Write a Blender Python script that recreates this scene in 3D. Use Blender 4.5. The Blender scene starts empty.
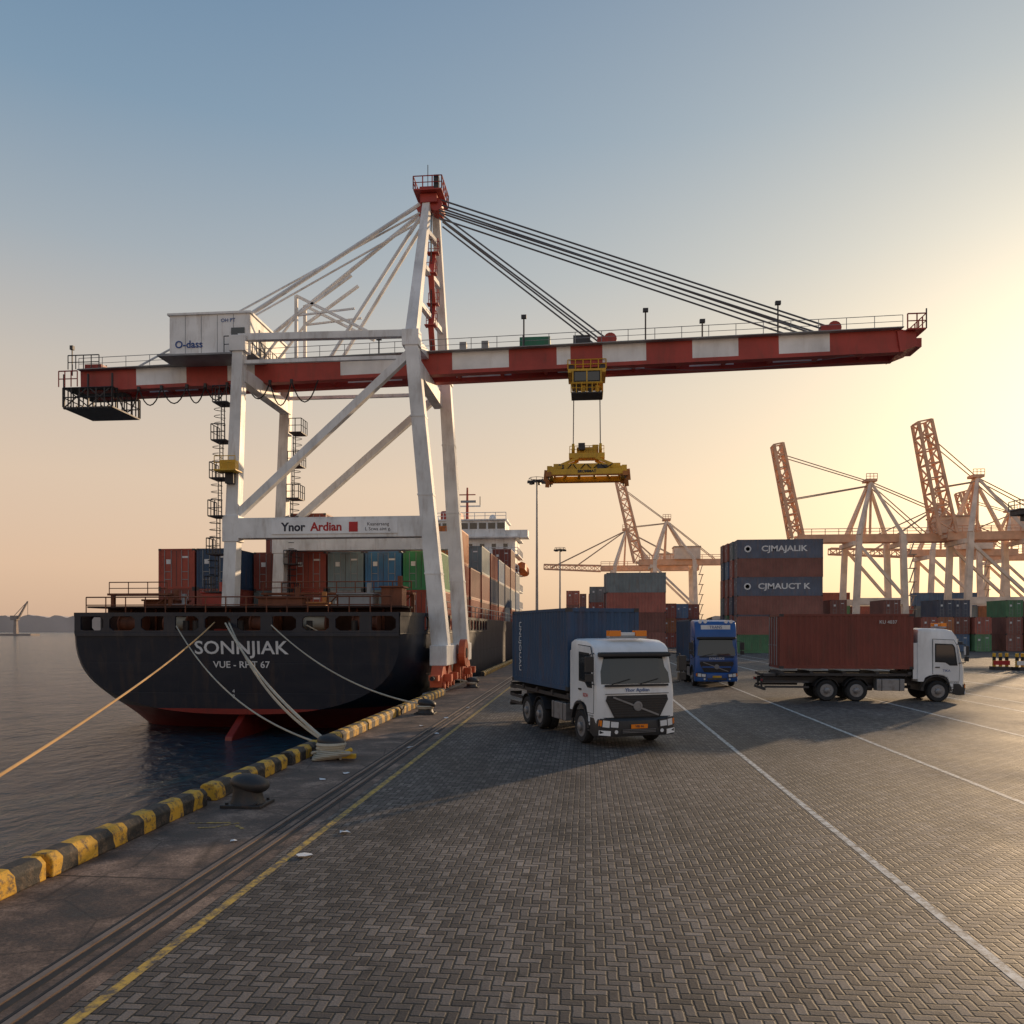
import bpy, math, random
from mathutils import Vector, Matrix
random.seed(11)
scene=bpy.context.scene
COL=scene.collection
TH=math.atan(74/800.0)
CT,ST=math.cos(TH),math.sin(TH)
EYE=3.4
def cs(right,dep,z=0.0):
    # survey station: metres to the side of / ahead of the viewpoint -> site coordinates (Y runs along the quay)
    return Vector((CT*right-ST*dep, ST*right+CT*dep, z))

# ------------------------------------------------------------------ materials
MATS={}
def newmat(name):
    m=bpy.data.materials.new(name); m.use_nodes=True
    nt=m.node_tree; b=nt.nodes['Principled BSDF']
    return m,nt,b
def paint(name,col,rough=0.5,metal=0.0,dirt=0.35,dirtcol=(0.10,0.06,0.04),scale=1.2,streak=True,bump=0.0,rand=0.0,spec=0.5):
    if name in MATS: return MATS[name]
    m,nt,b=newmat(name); N=nt.nodes; L=nt.links
    tc=N.new('ShaderNodeTexCoord'); mp=N.new('ShaderNodeMapping')
    mp.inputs['Scale'].default_value=(1,1,0.22 if streak else 1)
    L.new(tc.outputs['Object'],mp.inputs[0])
    n=N.new('ShaderNodeTexNoise'); n.inputs['Scale'].default_value=scale*2; n.inputs['Detail'].default_value=8; n.inputs['Roughness'].default_value=0.65
    L.new(mp.outputs[0],n.inputs['Vector'])
    n2=N.new('ShaderNodeTexNoise'); n2.inputs['Scale'].default_value=scale*0.5; n2.inputs['Detail'].default_value=4
    L.new(tc.outputs['Object'],n2.inputs['Vector'])
    r=N.new('ShaderNodeValToRGB'); r.color_ramp.elements[0].position=0.5; r.color_ramp.elements[1].position=0.78
    L.new(n.outputs[0],r.inputs[0])
    mu=N.new('ShaderNodeMath'); mu.operation='MULTIPLY'; mu.inputs[1].default_value=dirt*1.6
    L.new(r.outputs[0],mu.inputs[0])
    mx=N.new('ShaderNodeMix'); mx.data_type='RGBA'
    mx.inputs[6].default_value=(*col,1); mx.inputs[7].default_value=(*dirtcol,1)
    L.new(mu.outputs[0],mx.inputs[0])
    hs=N.new('ShaderNodeHueSaturation')
    mr=N.new('ShaderNodeMapRange'); mr.inputs[1].default_value=0.3; mr.inputs[2].default_value=0.7
    mr.inputs[3].default_value=0.8; mr.inputs[4].default_value=1.15
    L.new(n2.outputs[0],mr.inputs[0])
    if rand>0:
        oi=N.new('ShaderNodeObjectInfo'); ad=N.new('ShaderNodeMath'); ad.operation='MULTIPLY_ADD'
        ad.inputs[1].default_value=rand; ad.inputs[2].default_value=1-rand/2
        L.new(oi.outputs['Random'],ad.inputs[0])
        mm=N.new('ShaderNodeMath'); mm.operation='MULTIPLY'; L.new(ad.outputs[0],mm.inputs[0]); L.new(mr.outputs[0],mm.inputs[1])
        L.new(mm.outputs[0],hs.inputs['Value'])
    else: L.new(mr.outputs[0],hs.inputs['Value'])
    L.new(mx.outputs[2],hs.inputs['Color'])
    L.new(hs.outputs[0],b.inputs['Base Color'])
    b.inputs['Metallic'].default_value=metal
    rr=N.new('ShaderNodeMapRange'); rr.inputs[3].default_value=rough-0.08; rr.inputs[4].default_value=min(1,rough+0.15)
    L.new(n.outputs[0],rr.inputs[0]); L.new(rr.outputs[0],b.inputs['Roughness'])
    b.inputs['Specular IOR Level'].default_value=spec
    if bump>0:
        bp=N.new('ShaderNodeBump'); bp.inputs['Strength'].default_value=bump; bp.inputs['Distance'].default_value=0.02
        L.new(n.outputs[0],bp.inputs['Height']); L.new(bp.outputs[0],b.inputs['Normal'])
    MATS[name]=m; return m

M_white=paint('crane_white_paint',(0.80,0.80,0.79),0.45,dirt=0.34,dirtcol=(0.28,0.20,0.14))
M_bwhite=paint('boom_white_paint',(0.86,0.86,0.86),0.4,dirt=0.15,dirtcol=(0.35,0.25,0.2))  # brighter than the crane white: sky reflection put into the panel colour
M_red=paint('crane_red_paint',(0.42,0.05,0.035),0.45,dirt=0.3)
M_redbog=paint('bogie_red_paint',(0.58,0.11,0.04),0.5,dirt=0.35)
M_steel=paint('dark_steel',(0.05,0.05,0.055),0.5,metal=0.3,dirt=0.3)
M_rail=paint('worn_rail_steel',(0.20,0.15,0.125),0.4,metal=0.5,dirt=0.5,dirtcol=(0.09,0.05,0.035))
M_cable=paint('cable_steel',(0.16,0.16,0.17),0.5,metal=0.4,dirt=0.1)
M_grey=paint('grey_paint',(0.30,0.31,0.32),0.5,dirt=0.25)
M_yellow=paint('yellow_paint',(0.72,0.42,0.03),0.45,dirt=0.3)
M_orangef=paint('orange_brown_paint',(0.45,0.17,0.04),0.55,dirt=0.4)
M_black=paint('black_rubber',(0.018,0.018,0.02),0.75,dirt=0.3,dirtcol=(0.06,0.055,0.05),streak=False)
M_blackp=paint('black_plastic',(0.025,0.026,0.03),0.45,dirt=0.2,dirtcol=(0.08,0.07,0.06))
M_glass,_,_b=newmat('dark_glass'); _b.inputs['Base Color'].default_value=(0.022,0.027,0.032,1); _b.inputs['Roughness'].default_value=0.05; _b.inputs['Specular IOR Level'].default_value=0.9
M_green=paint('green_paint',(0.03,0.20,0.11),0.5)
M_rust=paint('rusty_steel',(0.20,0.07,0.035),0.75,dirt=0.6,dirtcol=(0.07,0.03,0.02),bump=0.3)
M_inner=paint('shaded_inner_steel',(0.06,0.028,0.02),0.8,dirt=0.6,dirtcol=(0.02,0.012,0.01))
M_rope=paint('rope_fibre',(0.50,0.44,0.34),0.9,dirt=0.2,streak=False)
M_ropeo=paint('orange_rope_fibre',(0.58,0.36,0.16),0.9,dirt=0.2,streak=False)
M_letter=paint('white_lettering',(0.78,0.78,0.78),0.6,dirt=0.1)
M_letterd=paint('dark_lettering',(0.03,0.03,0.05),0.6,dirt=0.1)
M_letterr=paint('red_lettering',(0.5,0.03,0.03),0.6,dirt=0.1)
M_letterb=paint('blue_lettering',(0.03,0.09,0.3),0.6,dirt=0.1)
M_lamp,_,_b=newmat('lamp_lens'); _b.inputs['Base Color'].default_value=(0.8,0.8,0.8,1); _b.inputs['Roughness'].default_value=0.1
M_amber,_,_b=newmat('amber_lens'); _b.inputs['Base Color'].default_value=(0.9,0.25,0.02,1); _b.inputs['Roughness'].default_value=0.2
M_tail,_,_b=newmat('red_lens'); _b.inputs['Base Color'].default_value=(0.5,0.02,0.01,1); _b.inputs['Roughness'].default_value=0.2
M_cabw=paint('cab_white_paint',(0.84,0.85,0.86),0.28,dirt=0.16,dirtcol=(0.3,0.26,0.22))
M_cabb=paint('cab_blue_paint',(0.02,0.10,0.34),0.28,dirt=0.12,dirtcol=(0.1,0.1,0.12))
M_rim=paint('wheel_rim_steel',(0.28,0.28,0.29),0.45,metal=0.4,dirt=0.5,dirtcol=(0.1,0.07,0.05),streak=False)
M_concrete=paint('concrete',(0.26,0.25,0.235),0.85,dirt=0.5,dirtcol=(0.1,0.09,0.08),bump=0.4)
M_iron=paint('cast_iron',(0.028,0.026,0.026),0.5,dirt=0.4,dirtcol=(0.10,0.05,0.03),streak=False,bump=0.3,scale=4)
def hull_mat():
    m,nt,b=newmat('hull_paint'); N=nt.nodes; L=nt.links
    g=N.new('ShaderNodeNewGeometry'); sx=N.new('ShaderNodeSeparateXYZ'); L.new(g.outputs['Position'],sx.inputs[0])
    tc=N.new('ShaderNodeTexCoord'); mp=N.new('ShaderNodeMapping'); mp.inputs['Scale'].default_value=(1.6,1.6,0.15); L.new(tc.outputs['Object'],mp.inputs[0])
    n=N.new('ShaderNodeTexNoise'); n.inputs['Scale'].default_value=1.0; n.inputs['Detail'].default_value=9; n.inputs['Roughness'].default_value=0.7; L.new(mp.outputs[0],n.inputs['Vector'])
    r=N.new('ShaderNodeValToRGB'); r.color_ramp.elements[0].position=0.52; r.color_ramp.elements[1].position=0.85; L.new(n.outputs[0],r.inputs[0])
    top=N.new('ShaderNodeMix'); top.data_type='RGBA'; top.inputs[6].default_value=(0.008,0.014,0.028,1); top.inputs[7].default_value=(0.07,0.045,0.035,1)
    L.new(r.outputs[0],top.inputs[0])
    low=N.new('ShaderNodeMix'); low.data_type='RGBA'; low.inputs[6].default_value=(0.26,0.028,0.02,1); low.inputs[7].default_value=(0.10,0.03,0.025,1)
    L.new(r.outputs[0],low.inputs[0])
    gt=N.new('ShaderNodeMath'); gt.operation='GREATER_THAN'; gt.inputs[1].default_value=-0.85; L.new(sx.outputs[2],gt.inputs[0])
    mx=N.new('ShaderNodeMix'); mx.data_type='RGBA'; L.new(gt.outputs[0],mx.inputs[0]); L.new(low.outputs[2],mx.inputs[6]); L.new(top.outputs[2],mx.inputs[7])
    br=N.new('ShaderNodeTexBrick'); br.inputs['Scale'].default_value=1; br.inputs['Brick Width'].default_value=5.5; br.inputs['Row Height'].default_value=1.6; br.inputs['Mortar Size'].default_value=0.02; br.inputs['Mortar Smooth'].default_value=0.6
    cb=N.new('ShaderNodeCombineXYZ'); ad=N.new('ShaderNodeMath'); ad.operation='ADD'; L.new(sx.outputs[0],ad.inputs[0]); L.new(sx.outputs[1],ad.inputs[1]); L.new(ad.outputs[0],cb.inputs[0]); L.new(sx.outputs[2],cb.inputs[1]); L.new(cb.outputs[0],br.inputs['Vector'])
    L.new(mx.outputs[2],b.inputs['Base Color']); b.inputs['Roughness'].default_value=0.42
    n3=N.new('ShaderNodeTexNoise'); n3.inputs['Scale'].default_value=0.7; L.new(tc.outputs['Object'],n3.inputs['Vector'])
    ma=N.new('ShaderNodeMath'); ma.operation='MULTIPLY_ADD'; ma.inputs[1].default_value=-0.15; L.new(br.outputs['Fac'],ma.inputs[0]); L.new(n3.outputs[0],ma.inputs[2])
    bp=N.new('ShaderNodeBump'); bp.inputs['Strength'].default_value=0.3; bp.inputs['Distance'].default_value=0.15; L.new(ma.outputs[0],bp.inputs['Height']); L.new(bp.outputs[0],b.inputs['Normal'])
    return m
M_hull=hull_mat()
CC={'red':(0.36,0.06,0.035),'maroon':(0.23,0.05,0.035),'navy':(0.018,0.06,0.13),'blue':(0.03,0.15,0.32),'green':(0.03,0.24,0.09),'grey':(0.34,0.36,0.36),'slate':(0.15,0.21,0.23),'orange':(0.52,0.16,0.04),'white':(0.60,0.60,0.57)}
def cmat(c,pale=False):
    if pale: # yard boxes: distance haze mixed into the paint colour
        k=0.20; t=(0.45,0.37,0.31); col=tuple(a*(1-k)+b*k for a,b in zip(CC[c],t)); return paint('hazed_container_'+c,col,0.7,dirt=0.4,dirtcol=(0.20,0.13,0.10),rand=0.35)
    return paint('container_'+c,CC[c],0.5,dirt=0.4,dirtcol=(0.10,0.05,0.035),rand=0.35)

# ------------------------------------------------------------------ mesh builder
class MB:
    def __init__(s,origin=(0,0,0)):
        s.v=[];s.f=[];s.m=[];s.mats=[];s.o=Vector(origin)
    def mi(s,mat):
        if mat not in s.mats: s.mats.append(mat)
        return s.mats.index(mat)
    def add(s,vs,fs,mat):
        b=len(s.v); i=s.mi(mat)
        for p in vs: s.v.append(Vector(p)-s.o)
        for f in fs: s.f.append([b+k for k in f]); s.m.append(i)
        return s
    def box(s,c,size,mat,rz=0):
        x,y,z=[k/2 for k in size]; c=Vector(c); R=Matrix.Rotation(rz,3,'Z')
        vs=[c+R@Vector((a*x,b*y,d*z)) for a in(-1,1) for b in(-1,1) for d in(-1,1)]
        return s.add(vs,[(0,1,3,2),(4,6,7,5),(0,4,5,1),(2,3,7,6),(0,2,6,4),(1,5,7,3)],mat)
    def beam(s,p,q,w,h,mat,w2=None,h2=None):
        p=Vector(p);q=Vector(q);d=(q-p).normalized()
        up=Vector((0,0,1)) if abs(d.z)<0.95 else Vector((0,1,0))
        a=d.cross(up).normalized(); b=a.cross(d).normalized()
        w2=w2 or w; h2=h2 or h
        vs=[p+a*sx*w/2+b*sy*h/2 for sx,sy in((-1,-1),(1,-1),(1,1),(-1,1))]+[q+a*sx*w2/2+b*sy*h2/2 for sx,sy in((-1,-1),(1,-1),(1,1),(-1,1))]
        return s.add(vs,[(0,3,2,1),(4,5,6,7),(0,1,5,4),(1,2,6,5),(2,3,7,6),(3,0,4,7)],mat)
    def tube(s,p,q,r,mat,n=8,r2=None,cap=True):
        p=Vector(p);q=Vector(q);d=(q-p)
        if d.length<1e-6: return s
        d.normalize()
        up=Vector((0,0,1)) if abs(d.z)<0.95 else Vector((0,1,0))
        a=d.cross(up).normalized(); b=a.cross(d); r2=r if r2 is None else r2
        vs=[]
        for c,rr in((p,r),(q,r2)):
            for k in range(n):
                t=2*math.pi*k/n; vs.append(c+a*math.cos(t)*rr+b*math.sin(t)*rr)
        fs=[(k,(k+1)%n,n+(k+1)%n,n+k) for k in range(n)]
        if cap: fs+= [tuple(range(n))[::-1],tuple(range(n,2*n))]
        return s.add(vs,fs,mat)
    def path(s,pts,r,mat,n=6):
        pts=[Vector(p) for p in pts]; vs=[];fs=[]
        for i,p in enumerate(pts):
            d=(pts[min(i+1,len(pts)-1)]-pts[max(i-1,0)]).normalized()
            up=Vector((0,0,1)) if abs(d.z)<0.95 else Vector((0,1,0))
            a=d.cross(up).normalized(); b=a.cross(d)
            for k in range(n):
                t=2*math.pi*k/n; vs.append(p+a*math.cos(t)*r+b*math.sin(t)*r)
        for i in range(len(pts)-1):
            for k in range(n): fs.append((i*n+k,i*n+(k+1)%n,(i+1)*n+(k+1)%n,(i+1)*n+k))
        fs.append(tuple(range(n))[::-1]); fs.append(tuple(range(len(vs)-n,len(vs))))
        return s.add(vs,fs,mat)
    def rev(s,prof,c,mat,n=20,axis='Z',sc=(1,1),tilt=0):
        c=Vector(c);vs=[];fs=[]; R=Matrix.Rotation(tilt,3,'Y')
        for r,h in prof:
            for k in range(n):
                t=2*math.pi*k/n
                if axis=='Z': vs.append(c+R@Vector((r*math.cos(t)*sc[0],r*math.sin(t)*sc[1],h)))
                elif axis=='Y': vs.append(c+Vector((r*math.cos(t),h,r*math.sin(t))))
                else: vs.append(c+Vector((h,r*math.cos(t),r*math.sin(t))))
        for i in range(len(prof)-1):
            for k in range(n): fs.append((i*n+k,i*n+(k+1)%n,(i+1)*n+(k+1)%n,(i+1)*n+k))
        fs.append(tuple(range(n))[::-1]); fs.append(tuple(range(len(vs)-n,len(vs))))
        return s.add(vs,fs,mat)
    def prism(s,poly,fn,a,b,mat):
        n=len(poly); vs=[fn(u,w,a) for u,w in poly]+[fn(u,w,b) for u,w in poly]
        return s.add(vs,[tuple(range(n))[::-1],tuple(range(n,2*n))]+[(k,(k+1)%n,n+(k+1)%n,n+k) for k in range(n)],mat)
    def rail(s,pts,mat,h=1.0,r=0.03,step=1.3,mid=True):
        pts=[Vector(p) for p in pts]
        for p,q in zip(pts[:-1],pts[1:]):
            L=(q-p).length; k=max(1,int(round(L/step)))
            for i in range(k+1):
                c=p.lerp(q,i/k); s.tube(c,c+Vector((0,0,h)),r,mat,4)
            s.tube(p+Vector((0,0,h)),q+Vector((0,0,h)),r,mat,4)
            if mid: s.tube(p+Vector((0,0,h*.5)),q+Vector((0,0,h*.5)),r*.8,mat,4)
        return s
    def mesh(s,name,smooth=False):
        me=bpy.data.meshes.new(name); me.from_pydata([tuple(p) for p in s.v],[],s.f)
        for m in s.mats: me.materials.append(m)
        me.polygons.foreach_set('material_index',s.m)
        import bmesh
        bm=bmesh.new(); bm.from_mesh(me); bmesh.ops.recalc_face_normals(bm,faces=bm.faces); bm.to_mesh(me); bm.free()
        if smooth:
            me.polygons.foreach_set('use_smooth',[True]*len(me.polygons)); me.set_sharp_from_angle(angle=math.radians(35))
        me.update(); return me
    def make(s,name,parent=None,bevel=0,smooth=False):
        o=bpy.data.objects.new(name,s.mesh(name,smooth)); COL.objects.link(o)
        if parent: o.parent=parent
        else: o.location=s.o
        if bevel:
            md=o.modifiers.new('bevel','BEVEL'); md.width=bevel; md.segments=2; md.limit_method='ANGLE'; md.angle_limit=math.radians(40)
        return o
def tag(o,label,cat,group=None):
    o['label']=label; o['category']=cat
    if group: o['group']=group
    return o
def root(name,loc,label,cat,rz=0,group=None):
    o=bpy.data.objects.new(name,None); COL.objects.link(o); o.location=loc; o.rotation_euler=(0,0,rz); o.empty_display_size=0.3
    return tag(o,label,cat,group)
def place(mesh,name,loc,rz=0,parent=None):
    o=bpy.data.objects.new(name,mesh); COL.objects.link(o); o.location=loc; o.rotation_euler=(0,0,rz)
    if parent:o.parent=parent
    return o
def text(name,body,size,loc,rot,mat,parent=None,align='CENTER',extr=0.004,xs=1.0,bold=0.0):
    cu=bpy.data.curves.new(name,'FONT'); cu.body=body; cu.size=size; cu.align_x=align; cu.align_y='CENTER'; cu.extrude=extr; cu.offset=bold; cu.resolution_u=3
    t=bpy.data.objects.new('t',cu); COL.objects.link(t); bpy.context.view_layer.update()
    me=bpy.data.meshes.new_from_object(t.evaluated_get(bpy.context.evaluated_depsgraph_get())); bpy.data.objects.remove(t)
    me.name=name; me.materials.clear(); me.materials.append(mat)
    o=bpy.data.objects.new(name,me); COL.objects.link(o); o.location=loc; o.rotation_euler=rot; o.scale=(xs,1,1)
    if parent:o.parent=parent
    return o

# ------------------------------------------------------------------ camera, sun, sky
cam=bpy.data.cameras.new('camera'); co=bpy.data.objects.new('camera',cam); COL.objects.link(co)
co.location=(0,0,EYE); co.rotation_euler=(math.pi/2,0,TH); cam.sensor_width=36; cam.lens=800/1024*36; cam.shift_y=117/1024; cam.clip_end=20000; cam.clip_start=0.1
scene.camera=co
SUN_AZ=math.radians(34); SUN_EL=math.radians(11.5)
sd=Vector((math.sin(SUN_AZ)*math.cos(SUN_EL),math.cos(SUN_AZ)*math.cos(SUN_EL),math.sin(SUN_EL)))
sl=bpy.data.lights.new('sun','SUN'); sl.energy=3.3; sl.angle=math.radians(1.0); sl.color=(1.0,0.70,0.42)
so=bpy.data.objects.new('sun',sl); COL.objects.link(so); so.rotation_euler=(-sd).to_track_quat('-Z','Y').to_euler(); so.location=(60,60,60)
w=bpy.data.worlds.new('World'); scene.world=w; w.use_nodes=True; nt=w.node_tree; bg=nt.nodes['Background']; NN=nt.nodes; LL=nt.links
sky=NN.new('ShaderNodeTexSky'); sky.sky_type='NISHITA'; sky.sun_disc=False; sky.sun_elevation=SUN_EL; sky.sun_rotation=SUN_AZ
sky.air_density=1.0; sky.dust_density=2.5; sky.ozone_density=1.5
# evening haze layer: brightness by elevation plus a forward-scattering aureole around the sun
tc=NN.new('ShaderNodeTexCoord'); sx=NN.new('ShaderNodeSeparateXYZ'); LL.new(tc.outputs['Generated'],sx.inputs[0])
cr=NN.new('ShaderNodeValToRGB'); E=cr.color_ramp.elements; E[0].position=0.0; E[0].color=(0.62,0.415,0.29,1); E[1].position=1.0; E[1].color=(0.08,0.17,0.32,1)
for p_,c_ in((0.07,(0.73,0.50,0.345)),(0.17,(0.72,0.545,0.40)),(0.28,(0.58,0.51,0.435)),(0.40,(0.36,0.41,0.45)),(0.52,(0.205,0.31,0.42)),(0.66,(0.115,0.22,0.36))):
    e=E.new(p_); e.color=(*c_,1)
LL.new(sx.outputs[2],cr.inputs[0])
dt=NN.new('ShaderNodeVectorMath'); dt.operation='DOT_PRODUCT'; dt.inputs[1].default_value=sd; LL.new(tc.outputs['Generated'],dt.inputs[0])
def WM(op,a,b=None,c=None):
    n=NN.new('ShaderNodeMath'); n.operation=op
    for i,x in enumerate((a,b,c)):
        if x is None: continue
        if isinstance(x,(int,float)): n.inputs[i].default_value=x
        else: LL.new(x,n.inputs[i])
    return n.outputs[0]
dpos=WM('MAXIMUM',dt.outputs['Value'],0.0)
def glow(prev,pw,col):
    f=WM('POWER',dpos,pw); v=NN.new('ShaderNodeVectorMath'); v.operation='MULTIPLY_ADD'; v.inputs[1].default_value=col
    LL.new(f,v.inputs[0]); LL.new(prev,v.inputs[2]); return v.outputs[0]
h=glow(cr.outputs[0],3.0,(0.20,0.15,0.07)); h=glow(h,14.0,(0.20,0.15,0.06)); h=glow(h,60.0,(0.10,0.09,0.06))
sc_=NN.new('ShaderNodeVectorMath'); sc_.operation='SCALE'; sc_.inputs['Scale'].default_value=10.0; LL.new(h,sc_.inputs[0])
mxw=NN.new('ShaderNodeMix'); mxw.data_type='RGBA'; mxw.inputs[0].default_value=0.88; LL.new(sky.outputs[0],mxw.inputs[6]); LL.new(sc_.outputs[0],mxw.inputs[7])
LL.new(mxw.outputs[2],bg.inputs[0]); bg.inputs[1].default_value=0.108
scene.view_settings.view_transform='Standard'; scene.view_settings.look='None'; scene.view_settings.exposure=0

# ------------------------------------------------------------------ ground & water
QX=-7.6; WL=-2.4
def structure(o): o['kind']='structure'; return o
def m_paving():
    m,nt,b=newmat('brick_paving'); N=nt.nodes; L=nt.links
    def M(op,a,bb=None,c=None):
        n=N.new('ShaderNodeMath'); n.operation=op
        for i,x in enumerate((a,bb,c)):
            if x is None: continue
            if isinstance(x,(int,float)): n.inputs[i].default_value=x
            else: L.new(x,n.inputs[i])
        return n.outputs[0]
    g=N.new('ShaderNodeNewGeometry'); mp=N.new('ShaderNodeMapping'); mp.inputs['Scale'].default_value=(1/0.11,)*3
    L.new(g.outputs['Position'],mp.inputs[0])
    wob=N.new('ShaderNodeTexNoise'); wob.inputs['Scale'].default_value=3.0; L.new(g.outputs['Position'],wob.inputs['Vector'])
    va=N.new('ShaderNodeVectorMath'); va.operation='MULTIPLY_ADD'; va.inputs[1].default_value=(0.30,)*3
    L.new(wob.outputs['Color'],va.inputs[0]); L.new(mp.outputs[0],va.inputs[2])
    sx=N.new('ShaderNodeSeparateXYZ'); L.new(va.outputs[0],sx.inputs[0]); x=sx.outputs[0]; y=sx.outputs[1]
    i=M('FLOOR',x); j=M('FLOOR',y); fx=M('FRACT',x); fy=M('FRACT',y)
    k=M('FLOORED_MODULO',M('SUBTRACT',i,j),4.0)
    k0=M('COMPARE',k,0.0,0.1);k1=M('COMPARE',k,1.0,0.1);k2=M('COMPARE',k,2.0,0.1);k3=M('COMPARE',k,3.0,0.1)
    ifx=M('SUBTRACT',1.0,fx); ify=M('SUBTRACT',1.0,fy)
    dl=M('ADD',fx,k1); dr=M('ADD',ifx,k0); db=M('ADD',fy,k2); dt=M('ADD',ify,k3)
    d=M('MINIMUM',M('MINIMUM',dl,dr),M('MINIMUM',db,dt))
    idx=M('SUBTRACT',i,k1); idy=M('SUBTRACT',j,k2)
    cb=N.new('ShaderNodeCombineXYZ'); L.new(idx,cb.inputs[0]); L.new(idy,cb.inputs[1])
    wn=N.new('ShaderNodeTexWhiteNoise'); wn.noise_dimensions='3D'; L.new(cb.outputs[0],wn.inputs['Vector'])
    fine=N.new('ShaderNodeTexNoise'); fine.inputs['Scale'].default_value=40; fine.inputs['Detail'].default_value=5; L.new(g.outputs['Position'],fine.inputs['Vector'])
    dd=M('ADD',d,M('MULTIPLY_ADD',fine.outputs[0],0.12,-0.06))
    mort=N.new('ShaderNodeMapRange'); mort.interpolation_type='SMOOTHSTEP'; mort.inputs[1].default_value=0.02; mort.inputs[2].default_value=0.17; L.new(dd,mort.inputs[0])
    cr=N.new('ShaderNodeValToRGB'); e=cr.color_ramp.elements; e[0].color=(0.070,0.057,0.050,1); e[1].color=(0.190,0.160,0.140,1)
    ee=cr.color_ramp.elements.new(0.5); ee.color=(0.112,0.094,0.083,1)
    L.new(wn.outputs['Value'],cr.inputs[0])
    mx=N.new('ShaderNodeMix'); mx.data_type='RGBA'; mx.inputs[6].default_value=(0.02,0.019,0.015,1); L.new(mort.outputs[0],mx.inputs[0]); L.new(cr.outputs[0],mx.inputs[7])
    big=N.new('ShaderNodeTexNoise'); big.inputs['Scale'].default_value=0.16; big.inputs['Detail'].default_value=8; big.inputs['Roughness'].default_value=0.66; L.new(g.outputs['Position'],big.inputs['Vector'])
    st=N.new('ShaderNodeMapping'); st.inputs['Scale'].default_value=(0.9,0.05,1); L.new(g.outputs['Position'],st.inputs[0])
    trk=N.new('ShaderNodeTexNoise'); trk.inputs['Scale'].default_value=1.0; trk.inputs['Detail'].default_value=4; L.new(st.outputs[0],trk.inputs['Vector'])
    oil=N.new('ShaderNodeTexNoise'); oil.inputs['Scale'].default_value=1.7; oil.inputs['Detail'].default_value=6; oil.inputs['Roughness'].default_value=0.6; L.new(g.outputs['Position'],oil.inputs['Vector'])
    om=N.new('ShaderNodeMapRange'); om.inputs[1].default_value=0.60; om.inputs[2].default_value=0.68; om.inputs[3].default_value=1.0; om.inputs[4].default_value=0.5; L.new(oil.outputs[0],om.inputs[0])
    v=M('MULTIPLY',M('MULTIPLY',M('MULTIPLY_ADD',big.outputs[0],3.0,-0.50),M('MULTIPLY_ADD',trk.outputs[0],1.6,0.22)),om.outputs[0])
    v2=M('MULTIPLY',v,M('MULTIPLY_ADD',fine.outputs[0],0.9,0.55))
    hs=N.new('ShaderNodeHueSaturation'); L.new(mx.outputs[2],hs.inputs['Color']); L.new(v2,hs.inputs['Value'])
    L.new(hs.outputs[0],b.inputs['Base Color'])
    ro=M('MULTIPLY_ADD',big.outputs[0],0.6,0.40); L.new(ro,b.inputs['Roughness']); b.inputs['Specular IOR Level'].default_value=0.4
    h=M('ADD',M('MULTIPLY',mort.outputs[0],1.0),M('ADD',M('MULTIPLY',wn.outputs['Value'],0.5),M('MULTIPLY',fine.outputs[0],0.5)))
    bp=N.new('ShaderNodeBump'); bp.inputs['Strength'].default_value=0.65; bp.inputs['Distance'].default_value=0.011; L.new(h,bp.inputs['Height']); L.new(bp.outputs[0],b.inputs['Normal'])
    return m
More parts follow.
